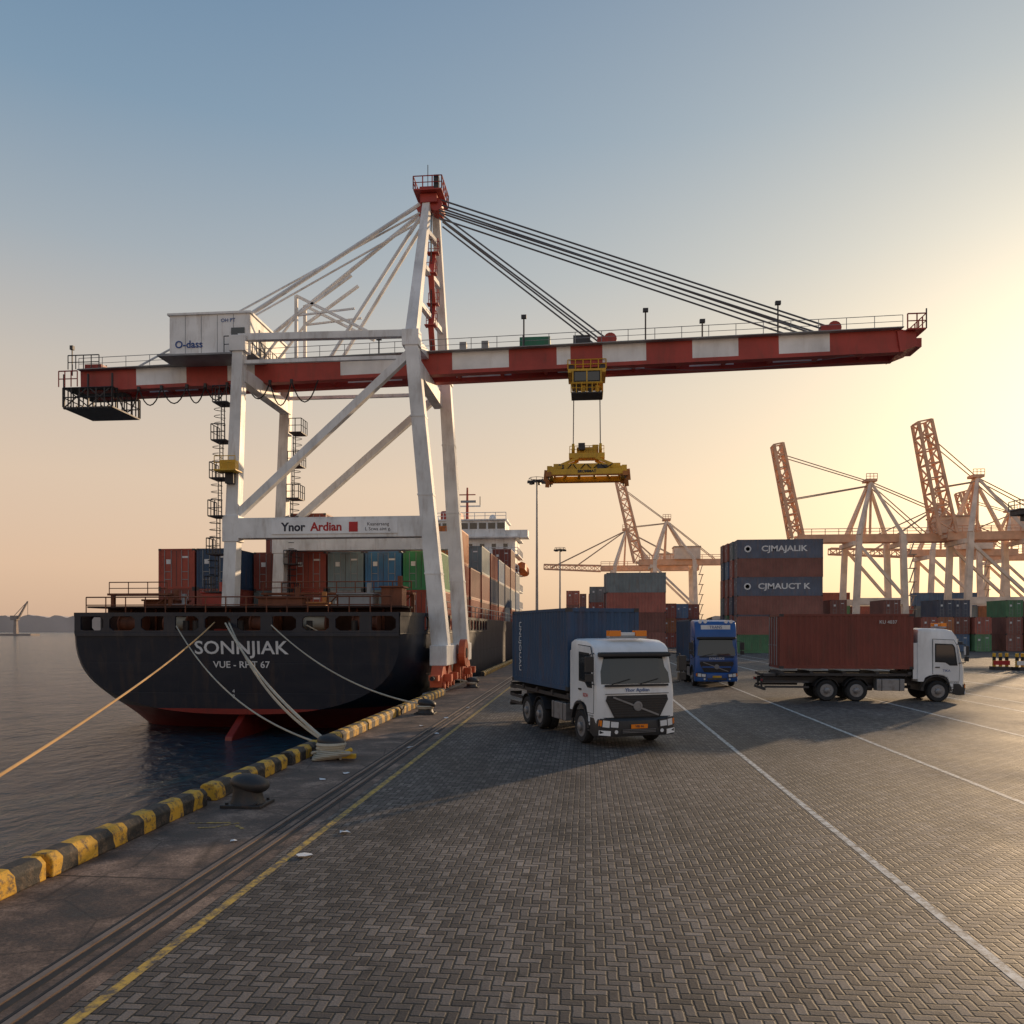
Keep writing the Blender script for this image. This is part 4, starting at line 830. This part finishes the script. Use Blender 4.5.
g.box((XC-0.2,VB,zl+0.9),(1.1,1.3,0.5),M_red); g.tube((XC-1.2,VB-1.2,zl+0.3),(XC-1.2,VB-1.2,zl+2.0),0.04,M_steel,5); g.box((XC-1.2,VB-1.2,zl+2.0),(0.2,0.2,0.25),M_steel); g.tube((XC-0.5,VB+1.2,zl+0.3),(XC-0.5,VB+1.2,zl+1.7),0.04,M_steel,5)
g.make('end_platform',crane)
g=C(); x=-28.6
while x<-17.5:
    wd=1.15+random.random()*0.5; dp=0.9+random.random()*0.6
    g.path([Vector((x+wd*i/8,VB-1.1,bz(x)-0.65-dp*(1-(2*i/8-1)**2))) for i in range(9)],0.04,M_black,5); g.box((x,VB-1.1,bz(x)-0.68),(0.15,0.12,0.25),M_steel); x+=wd
g.make('festoon_cable',crane)
def stair_tower(x0,x1,v,z0,z1,side,name,st=2.15):
    g=C(); n=int((z1-z0)/st)
    for i in range(n+1):
        z_=z0+i*st; x=x0+(x1-x0)*i/max(1,n); g.box((x+side*0.85,v,z_),(0.85,1.1,0.07),M_steel); g.rail([(x+side*0.45,v-0.55,z_),(x+side*1.27,v-0.55,z_),(x+side*1.27,v+0.55,z_)],M_steel,0.9,0.028,0.42)
        if i<n:
            for s_ in(-0.2,0.2): g.tube((x+side*0.75,v+s_-0.15,z_),(x+side*0.75,v+s_-0.15,z_+st),0.03,M_steel,4)
            for k in range(7): g.tube((x+side*0.75,v-0.35,z_+k*0.3),(x+side*0.75,v+0.05,z_+k*0.3),0.018,M_steel,4)
            for k in range(3):
                zz=z_+1.0+k*0.4; g.path([(x+side*0.75+side*0.5*math.sin(t),v-0.15+0.35*math.cos(t),zz) for t in [math.pi*q/5 for q in range(6)]],0.02,M_steel,4)
    g.make(name,crane)
stair_tower(-20.2,-19.75,V1,5.5,17.0,-1,'leg_ladder'); stair_tower(-20.2,-19.75,V2,5.5,17.0,1,'leg_ladder')
g=C(); g.box((-20.0,V1-0.65,12.6),(0.9,0.5,0.55),M_yellow); g.box((-20.0,V1-0.8,12.25),(1.3,0.9,0.08),M_yellow); g.rail([(-20.6,V1-1.2,12.28),(-19.4,V1-1.2,12.28)],M_yellow,0.75,0.03,0.4); g.box((-20.0,V1-0.5,11.9),(0.5,0.3,0.6),M_steel); g.make('electrical_cabinet',crane,bevel=0.02)
g=C(); g.box((-3.0,VB,bz(-3)+1.05),(1.8,1.2,0.75),M_green); g.make('winch_housing',crane,bevel=0.03)
for x in(-7.2,-5.9):
    g=C(); g.box((x,VB-0.9,bz(x)+0.9),(0.4,0.4,0.5),M_grey); g.make('junction_box',crane)
XT=0.05; zt=bz(XT)
g=C(); g.box((XT,VB,zt-0.87),(2.2,2.2,0.22),M_yellow)
for sx in(-0.9,0.9):
    for sv in(-0.95,0.95): g.tube((XT+sx,VB+sv-0.08,zt-0.65),(XT+sx,VB+sv+0.08,zt-0.65),0.17,M_steel,12)
g.rail([(XT-1.1,VB-1.08,zt-0.78),(XT+1.1,VB-1.08,zt-0.78)],M_yellow,0.55,0.03,0.4); g.make('trolley',crane)
g=C(); g.box((XT-0.3,VB,zt+1.0),(1.0,1.0,0.8),M_steel); g.make('trolley_motor',crane)
g=C(); g.box((XT,VB-0.9,zt-1.75),(1.75,1.5,0.10),M_yellow); g.box((XT,VB-0.9,zt-1.0),(1.75,1.5,0.12),M_yellow); g.box((XT,VB-0.9,zt-1.37),(1.55,1.35,0.66),M_steel); 
for sx in(-0.8,0,0.8): g.box((XT+sx,VB-1.62,zt-1.37),(0.07,0.05,0.7),M_yellow)
g.box((XT,VB-0.9,zt-2.3),(1.8,1.5,0.08),M_steel); g.rail([(XT-0.9,VB-1.65,zt-2.3),(XT+0.9,VB-1.65,zt-2.3),(XT+0.9,VB-0.2,zt-2.3)],M_yellow,0.55,0.03,0.3)
for i in range(4): g.box((XT-0.6+i*0.4,VB-1.2,zt-2.05),(0.22,0.5,0.45),M_yellow if i%2 else M_steel)
ck=g.make('operator_cab',crane)
g=C(); g.box((XT,VB-1.6,zt-1.37),(1.4,0.04,0.5),M_glass); g.make('window',ck)
SPZ=12.25
sp=root('container_spreader',(XT,VB,SPZ),'yellow telescopic container spreader hanging from the crane trolley on steel ropes','crane spreader')
g=MB(); 
for sy in(-0.45,0.45): g.box((0,sy,0.60),(3.9,0.26,0.5),M_yellow)
g.box((0,0,0.55),(1.6,0.7,0.3),M_yellow)
for sy in(-0.45,0.45): 
    for sx in(-1,1): g.beam((sx*1.5,sy,0.8),(sx*0.5,sy,1.2),0.18,0.14,M_yellow)
    for x in(-1.5,-0.9,-0.3,0.3,0.9,1.5): g.box((x,sy*1.31,0.60),(0.06,0.02,0.46),M_yellow)
g.make('main_beam',sp,bevel=0.015)
for sy in(-1,1):
    g=MB(); g.box((0,sy*1.16,0.24),(4.3,0.22,0.32),M_yellow); g.box((0,sy*1.16,0.05),(4.2,0.16,0.06),M_orangef)
    for x in(-1.4,-0.5,0.5,1.4): g.beam((x,sy*1.1,0.3),(x*0.8,sy*0.5,0.55),0.14,0.14,M_yellow)
    g.make('side_frame',sp,bevel=0.01)
for sx in(-1,1):
    g=MB(); g.box((sx*2.15,0,0.38),(0.3,2.5,0.44),M_yellow); g.beam((sx*2.1,-1.15,0.45),(sx*1.3,-0.45,0.7),0.14,0.2,M_yellow); g.beam((sx*2.1,1.15,0.45),(sx*1.3,0.45,0.7),0.14,0.2,M_yellow); eb=g.make('end_beam',sp,bevel=0.02)
    for sy in(-1,1):
        g=MB(); g.box((sx*2.2,sy*1.2,0.10),(0.3,0.3,0.26),M_orangef); g.tube((sx*2.2,sy*1.2,-0.18),(sx*2.2,sy*1.2,0.0),0.05,M_steel,8); g.make('twist_lock',eb)
        g=MB(); g.beam((sx*2.34,sy*1.0,0.4),(sx*2.40,sy*1.0,-0.25),0.25,0.05,M_orangef); g.make('guide_flap',eb)
g=MB(); g.box((0,0,1.35),(2.1,0.9,0.30),M_yellow); g.box((0,0,1.68),(1.2,0.6,0.36),M_yellow); g.box((-0.3,-0.4,1.85),(0.4,0.4,0.4),M_steel); g.box((0.5,0.1,1.85),(0.35,0.35,0.4),M_yellow)
for sx in(-0.8,0.8):
    for sy in(-0.25,0.25): g.tube((sx-0.08,sy,1.8),(sx+0.08,sy,1.8),0.28,M_yellow,14); g.box((sx,sy,1.6),(0.2,0.1,0.4),M_yellow)
g.rail([(-1.0,-0.45,1.5),(1.0,-0.45,1.5)],M_yellow,0.4,0.025,0.3); g.make('head_block',sp,bevel=0.015)
g=MB(); 
for i in range(4): g.path([(-1.6+i*0.8,-0.62,0.8),(-1.3+i*0.8,-0.72,0.3+0.08*i),(-0.9+i*0.8,-0.62,0.8)],0.03,M_black,5)
g.box((0.9,-0.63,0.62),(0.6,0.06,0.25),M_steel); g.box((-1.5,-0.63,0.62),(0.3,0.06,0.3),M_steel); g.make('hydraulic_hose',sp)
text('spreader_lettering','BROMMAT',0.22,(0,-1.28,0.25),(R90,0,0),M_letterd,sp,bold=0.01)
for sx in(-0.8,0.8):
    for sy in(-0.25,0.25):
        g=MB(); g.tube((sx,sy,2.0),(sx*0.95,sy,zt-0.98-SPZ),0.028,M_cable,5); g.make('hoist_rope',sp)

# ------------------------------------------------------------------ ropes
def rope(p,q,sag,r,mat,label,loops=0):
    p=Vector(p);q=Vector(q); g=MB(q); n=24
    pts=[p.lerp(q,i/n)-Vector((0,0,sag*4*(i/n)*(1-i/n))) for i in range(n+1)]
    g.path(pts,r,mat,7)
    if loops:
        for k in range(loops):
            rr=0.30+0.02*k
            g.path([q+Vector((rr*math.cos(t)-0.0,rr*math.sin(t),-0.1+0.06*k)) for t in [2*math.pi*i/16 for i in range(17)]],r*1.2,mat,6)
    tag(g.make('mooring_rope',smooth=True),label,'rope','mooring ropes of the ship')
rope((-19.5,SV-0.45,3.75),(-6.9,3.6,0.35),0.45,0.032,M_ropeo,'long orange mooring rope from the ship stern along the quay',2)
rope((-21.6,SV-0.45,3.55),(-6.75,20.6,0.30),1.0,0.03,M_rope,'pale mooring rope from stern port to iron bollard',2)
rope((-18.9,SV-0.45,3.7),(-6.70,20.6,0.34),0.5,0.05,M_rope,'thick pale mooring rope from stern to iron bollard',3)
rope((-18.7,SV-0.45,3.7),(-6.80,20.7,0.36),0.8,0.045,M_rope,'pale mooring rope doubled beside another to the bollard')
rope((-16.4,SV-0.45,3.6),(-6.4,31.6,0.35),0.7,0.035,M_rope,'slack mooring rope from stern to second bollard',2)
rope((-14.5,SV-0.45,3.6),(-6.6,46.0,0.35),0.5,0.035,M_rope,'mooring rope running beside the crane bogies',2)
g=MB((-6.6,20.0,0.02))
for k in range(5):
    pts=[(-6.65+(0.34+0.04*k)*math.cos(t*1.0+k)+0.03*k,20.15+0.2*math.sin(t*1.3+k*0.7),0.05+0.04*k) for t in [2*math.pi*i/20 for i in range(19)]]
    g.path(pts,0.035,M_rope,6)
tag(g.make('rope_coil',smooth=True),'tangled pale rope coil lying beside the bollard','rope')
g=MB((-6.2,20.3,0)); g.box((-6.2,20.3,0.10),(0.5,0.16,0.12),M_yellow); g.tube((-6.4,20.3,0.10),(-6.05,20.3,0.28),0.06,M_yellow,8); tag(g.make('rope_stopper',bevel=0.02),'small yellow rope stopper lying on the quay','rope stopper')

for i,(x,y,s_) in enumerate(((-4.0,13.0,0.10),(-4.2,11.6,0.12),(-5.9,17.5,0.09),(-5.6,18.3,0.08),(-5.0,22.5,0.11),(-4.8,25.5,0.10),(-5.7,27.5,0.12),(-5.3,30,0.10),(-5.0,34,0.12),(-5.6,12.3,0.06))):
    g=MB((x,y,0.008)); n_=7; vs=[(x+s_*random.uniform(.5,1.3)*math.cos(t),y+s_*0.8*random.uniform(.5,1.3)*math.sin(t),0.012+random.random()*0.04) for t in [2*math.pi*k/n_ for k in range(n_)]]+[(x,y,0.04)]
    g.add(vs,[(k,(k+1)%n_,n_) for k in range(n_)],M_letter); tag(g.make('litter_scrap'),'crumpled white paper scrap on the quay','litter','paper scraps on the quay')
g=MB()
for (x0,y0,x1,y1) in((-6.9,13.4,-6.2,13.5),(-6.3,13.2,-6.05,13.5),(-6.6,13.1,-6.3,13.15),(-6.0,13.3,-5.8,13.1)): g.beam((x0,y0,0.011),(x1,y1,0.011),0.06,0.004,M_liney)
structure(g.make('painted_survey_marks'))

# ------------------------------------------------------------------ yard stacks
def stackrow(right,dep,cols_,rz,L,H,where,group,txt=None,period=0.45):
    p=cs(right,dep)
    for k,c in enumerate(cols_):
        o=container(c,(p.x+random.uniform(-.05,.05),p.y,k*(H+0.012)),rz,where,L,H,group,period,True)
        if txt and k in txt:
            text('container_lettering',txt[k],1.15,(0.6,-1.225,H*0.5),(R90,0,0),M_letter,o,bold=0.03,xs=1.2)
            g=MB(); g.rev([(0.5,0),(0.5,0.03),(0.3,0.03),(0.3,0)],(-4.6,-1.23,H*0.5),M_letter,14,'Y'); g.make('container_emblem',o)
H40=2.74
front=[['green','navy','maroon','navy','maroon','navy'],['navy','red','navy','red','red','slate'],['maroon','green','red','maroon','blue','red'],['red','navy','slate','red','navy','maroon']]
for j,colz in enumerate(front):
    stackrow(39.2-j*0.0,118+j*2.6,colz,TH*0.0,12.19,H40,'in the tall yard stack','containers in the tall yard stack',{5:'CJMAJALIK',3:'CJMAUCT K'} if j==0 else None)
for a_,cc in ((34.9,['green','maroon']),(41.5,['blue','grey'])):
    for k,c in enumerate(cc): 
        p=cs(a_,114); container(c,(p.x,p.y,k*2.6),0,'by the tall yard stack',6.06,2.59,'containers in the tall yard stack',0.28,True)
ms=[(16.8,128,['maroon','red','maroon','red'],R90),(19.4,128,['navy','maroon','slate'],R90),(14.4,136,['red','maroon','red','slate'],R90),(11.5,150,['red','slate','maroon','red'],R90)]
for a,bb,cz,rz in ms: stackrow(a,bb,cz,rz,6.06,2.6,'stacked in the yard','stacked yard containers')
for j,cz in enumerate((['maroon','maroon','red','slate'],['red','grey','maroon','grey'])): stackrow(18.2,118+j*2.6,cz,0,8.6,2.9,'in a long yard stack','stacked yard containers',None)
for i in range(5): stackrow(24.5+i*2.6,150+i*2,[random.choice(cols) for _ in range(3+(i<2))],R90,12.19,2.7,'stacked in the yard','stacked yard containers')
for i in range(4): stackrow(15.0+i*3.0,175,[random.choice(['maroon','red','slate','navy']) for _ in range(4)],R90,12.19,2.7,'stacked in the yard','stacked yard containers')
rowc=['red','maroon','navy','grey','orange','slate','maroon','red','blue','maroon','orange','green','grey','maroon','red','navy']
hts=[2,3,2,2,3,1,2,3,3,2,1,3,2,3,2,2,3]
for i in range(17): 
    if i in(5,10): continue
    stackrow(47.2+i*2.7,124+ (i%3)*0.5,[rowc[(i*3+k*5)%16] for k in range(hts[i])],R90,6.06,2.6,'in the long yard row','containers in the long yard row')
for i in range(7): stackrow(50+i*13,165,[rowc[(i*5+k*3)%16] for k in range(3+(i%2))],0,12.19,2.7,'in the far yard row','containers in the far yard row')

# ------------------------------------------------------------------ far cranes
M_far=paint('hazed_cream_crane_paint',(0.90,0.74,0.60),0.85,dirt=0.1,dirtcol=(0.7,0.55,0.42))  # far crane coat paled to carry the aerial haze in its colour
M_far2=paint('hazed_orange_crane_paint',(0.84,0.50,0.32),0.85,dirt=0.1,dirtcol=(0.7,0.5,0.35))  # orange steelwork lightened the same way, haze painted in
M_farc=paint('hazed_cable',(0.52,0.40,0.31),0.8,dirt=0.1)  # cable tone lifted toward the haze colour
def lattice(g,p,q,w,h,mat,n,r=0.16):
    p=Vector(p);q=Vector(q);d=(q-p).normalized();a=Vector((0,1,0));b=d.cross(a).normalized()
    cr=[a*sx*w/2+b*sy*h/2 for sx,sy in((-1,-1),(1,-1),(1,1),(-1,1))]
    for c in cr: g.beam(p+c,q+c*0.8,r*2,r*2,mat)
    for i in range(n):
        f0=i/n;f1=(i+1)/n
        for k in range(4):
            c0=cr[k];c1=cr[(k+1)%4]
            g.beam(p.lerp(q,f0)+(c0 if i%2 else c1)*(1-.2*f0),p.lerp(q,f1)+(c1 if i%2 else c0)*(1-.2*f1),r,r,mat); g.beam(p.lerp(q,f1)+c0*(1-.2*f1),p.lerp(q,f1)+c1*(1-.2*f1),r,r,mat)
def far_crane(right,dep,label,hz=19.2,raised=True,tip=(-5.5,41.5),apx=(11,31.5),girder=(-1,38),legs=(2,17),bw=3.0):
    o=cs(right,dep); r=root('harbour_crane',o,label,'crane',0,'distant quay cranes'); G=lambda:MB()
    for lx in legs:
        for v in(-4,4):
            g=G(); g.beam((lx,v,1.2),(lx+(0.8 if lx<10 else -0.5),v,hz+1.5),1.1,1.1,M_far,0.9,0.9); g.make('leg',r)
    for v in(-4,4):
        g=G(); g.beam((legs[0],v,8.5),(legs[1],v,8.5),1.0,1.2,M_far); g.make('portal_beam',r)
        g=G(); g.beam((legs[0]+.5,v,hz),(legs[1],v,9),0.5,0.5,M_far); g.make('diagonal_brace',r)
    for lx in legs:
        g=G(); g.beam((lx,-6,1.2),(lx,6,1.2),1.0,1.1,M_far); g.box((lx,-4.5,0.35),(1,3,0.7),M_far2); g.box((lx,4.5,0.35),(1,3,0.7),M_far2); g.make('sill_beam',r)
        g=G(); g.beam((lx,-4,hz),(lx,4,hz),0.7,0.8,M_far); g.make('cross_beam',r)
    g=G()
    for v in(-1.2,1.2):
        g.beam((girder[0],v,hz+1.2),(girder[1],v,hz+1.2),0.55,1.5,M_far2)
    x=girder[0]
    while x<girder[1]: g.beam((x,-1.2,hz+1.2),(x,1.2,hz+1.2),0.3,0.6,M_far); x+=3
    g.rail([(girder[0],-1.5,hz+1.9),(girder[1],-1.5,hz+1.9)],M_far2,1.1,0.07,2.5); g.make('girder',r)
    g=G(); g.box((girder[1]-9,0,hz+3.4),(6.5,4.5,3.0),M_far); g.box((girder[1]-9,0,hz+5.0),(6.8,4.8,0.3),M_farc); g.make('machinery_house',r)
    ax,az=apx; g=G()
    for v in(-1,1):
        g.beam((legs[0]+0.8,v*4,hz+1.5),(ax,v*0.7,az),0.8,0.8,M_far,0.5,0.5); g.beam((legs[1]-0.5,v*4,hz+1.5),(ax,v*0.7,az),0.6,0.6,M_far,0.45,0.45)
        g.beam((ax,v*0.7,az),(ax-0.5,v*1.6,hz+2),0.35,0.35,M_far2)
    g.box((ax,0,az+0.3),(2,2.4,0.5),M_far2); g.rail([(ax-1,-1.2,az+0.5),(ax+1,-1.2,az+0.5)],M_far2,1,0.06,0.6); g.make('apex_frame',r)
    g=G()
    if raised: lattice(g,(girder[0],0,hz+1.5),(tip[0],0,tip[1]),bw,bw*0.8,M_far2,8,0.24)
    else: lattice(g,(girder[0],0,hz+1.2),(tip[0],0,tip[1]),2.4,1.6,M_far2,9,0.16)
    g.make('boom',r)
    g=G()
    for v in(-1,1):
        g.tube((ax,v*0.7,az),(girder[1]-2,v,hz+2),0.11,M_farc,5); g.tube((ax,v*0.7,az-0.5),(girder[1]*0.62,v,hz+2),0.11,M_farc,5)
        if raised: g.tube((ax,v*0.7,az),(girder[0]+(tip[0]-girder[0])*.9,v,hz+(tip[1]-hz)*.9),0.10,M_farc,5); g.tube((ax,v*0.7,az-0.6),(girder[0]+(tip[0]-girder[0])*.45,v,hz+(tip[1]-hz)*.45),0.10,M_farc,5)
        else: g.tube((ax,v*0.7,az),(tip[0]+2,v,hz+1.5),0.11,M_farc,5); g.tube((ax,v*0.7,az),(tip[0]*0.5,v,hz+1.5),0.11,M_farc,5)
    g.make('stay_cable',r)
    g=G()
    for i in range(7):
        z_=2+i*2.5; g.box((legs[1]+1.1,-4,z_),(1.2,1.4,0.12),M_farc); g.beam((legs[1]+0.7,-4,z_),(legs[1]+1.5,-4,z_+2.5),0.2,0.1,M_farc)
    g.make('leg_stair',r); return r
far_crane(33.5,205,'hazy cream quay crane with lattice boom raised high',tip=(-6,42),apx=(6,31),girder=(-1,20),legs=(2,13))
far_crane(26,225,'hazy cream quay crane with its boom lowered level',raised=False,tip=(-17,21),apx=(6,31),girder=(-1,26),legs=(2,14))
far_crane(55.0,152,'hazy cream quay crane with orange lattice boom raised beside container stacks',tip=(-4.5,38.5),apx=(12.5,31.0),girder=(-1,36),legs=(8.5,17.5),bw=2.6)
far_crane(80.5,147,'large hazy cream quay crane with wide orange raised boom',tip=(-5,41.5),apx=(4.5,31.0),girder=(-1,24),legs=(1,12),bw=3.6)
far_crane(90,180,'distant hazy cream quay crane partly behind another',raised=False,tip=(-18,21),apx=(6,31.0),girder=(-1,22),legs=(2,13))
far_crane(112,190,'distant hazy cream quay crane at the end of the row',tip=(-5,36),apx=(6,31.0),girder=(-1,22),legs=(2,13))

r=root('inspection_gantry',cs(68.5,97),'dark steel inspection gantry platform with handrails on a tall post','gantry',TH)
g=MB(); g.beam((0,0,0),(0,0,17.3),0.5,0.5,M_steel); g.make('post',r)
g=MB(); g.box((-2.5,0,17.5),(10.0,2.0,0.6),M_steel); g.box((-2.5,0,17.85),(10.4,2.4,0.1),M_grey); g.box((-5,0,16.9),(3.0,1.2,0.7),M_steel); g.make('platform',r)
g=MB(); g.rail([(-7.6,-1.1,17.9),(2.5,-1.1,17.9)],M_steel,1.0,0.06,0.9); g.rail([(-7.6,-1.1,17.9),(-7.6,1.1,17.9)],M_steel,1.0,0.06,0.9); g.make('railing',r)

def mast(right,dep,h,label):
    p=cs(right,dep); r=root('light_mast',p,label,'light mast',0,'tall yard light masts')
    g=MB(); g.tube((0,0,0),(0,0,h),0.28,M_grey,10,0.14); g.box((0,0,0.3),(1.0,1.0,0.6),M_concrete); g.make('pole',r)
    g=MB(); g.rev([(0.9,0),(0.9,0.12),(0.2,0.12)],(0,0,h),M_steel,12); g.rail([(1.3*math.cos(t),1.3*math.sin(t),h) for t in [2*math.pi*i/8 for i in range(9)]],M_steel,0.5,0.04,1.2,False); hd=g.make('head_frame',r)
    for i in range(6):
        t=2*math.pi*i/6+0.3; g=MB(); g.box((1.2*math.cos(t),1.2*math.sin(t),h-0.15),(0.75,0.5,0.4),M_steel,t); g.make('lamp',hd)
mast((537-512)/800*130,130,27.4,'tall grey light mast with a ring of floodlights')
mast((560-512)/800*200,200,23.2,'slim distant light mast with floodlight ring')
mast((640-512)/800*260,260,25,'slim distant light mast with floodlight ring')

for i,(a,bb) in enumerate(((40.6,66.5),(42.0,65.8),(43.4,66.6))):
    r=root('yard_barrier',cs(a,bb),'yellow and red yard barrier posts on a steel base','barrier',0.2*i,'yard barriers')
    g=MB(); g.box((0,0,0.14),(1.3,1.0,0.28),M_steel); g.make('base',r)
    for x in(-0.5,0.0,0.5):
        g=MB(); g.tube((x,0,0.28),(x,0,1.4),0.13,M_yellow,8); g.tube((x,0,0.8),(x,0,1.1),0.136,M_black,8); g.make('post',r)
    g=MB(); g.box((0,-0.2,0.6),(1.3,0.05,0.35),M_letterr if i!=1 else M_letter); g.make('rail_board',r)

# ------------------------------------------------------------------ far shore
def ridge(name,x0,x1,y,h,mat,seed,foot=WL):
    random.seed(seed); g=MB(); n=300; top=[];hh=h*0.7
    for i in range(n+1):
        hh+= (h*random.uniform(.6,1.0)-hh)*0.3; top.append(hh)
    vs=[];fs=[]
    for i in range(n+1):
        x=x0+(x1-x0)*i/n; vs+= [(x,y,foot-0.2),(x,y,top[i]+foot),(x,y+60,top[i]*0.9+foot),(x,y+60,foot-0.2)]
    for i in range(n):
        for k in range(3): fs.append((i*4+k,i*4+k+1,(i+1)*4+k+1,(i+1)*4+k))
    g.add(vs,fs,mat); return structure(g.make(name))
M_shore=paint('hazed_shore_trees',(0.62,0.54,0.50),0.95,dirt=0.3,dirtcol=(0.48,0.43,0.41),scale=0.02,streak=False)  # tree colour lightened to stand in for haze over the water
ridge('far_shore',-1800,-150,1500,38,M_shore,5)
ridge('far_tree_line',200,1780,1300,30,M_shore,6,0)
M_dist=paint('hazed_distant_steel',(0.36,0.30,0.27),0.9,dirt=0.1)  # steel tone raised so the far crane looks hazed
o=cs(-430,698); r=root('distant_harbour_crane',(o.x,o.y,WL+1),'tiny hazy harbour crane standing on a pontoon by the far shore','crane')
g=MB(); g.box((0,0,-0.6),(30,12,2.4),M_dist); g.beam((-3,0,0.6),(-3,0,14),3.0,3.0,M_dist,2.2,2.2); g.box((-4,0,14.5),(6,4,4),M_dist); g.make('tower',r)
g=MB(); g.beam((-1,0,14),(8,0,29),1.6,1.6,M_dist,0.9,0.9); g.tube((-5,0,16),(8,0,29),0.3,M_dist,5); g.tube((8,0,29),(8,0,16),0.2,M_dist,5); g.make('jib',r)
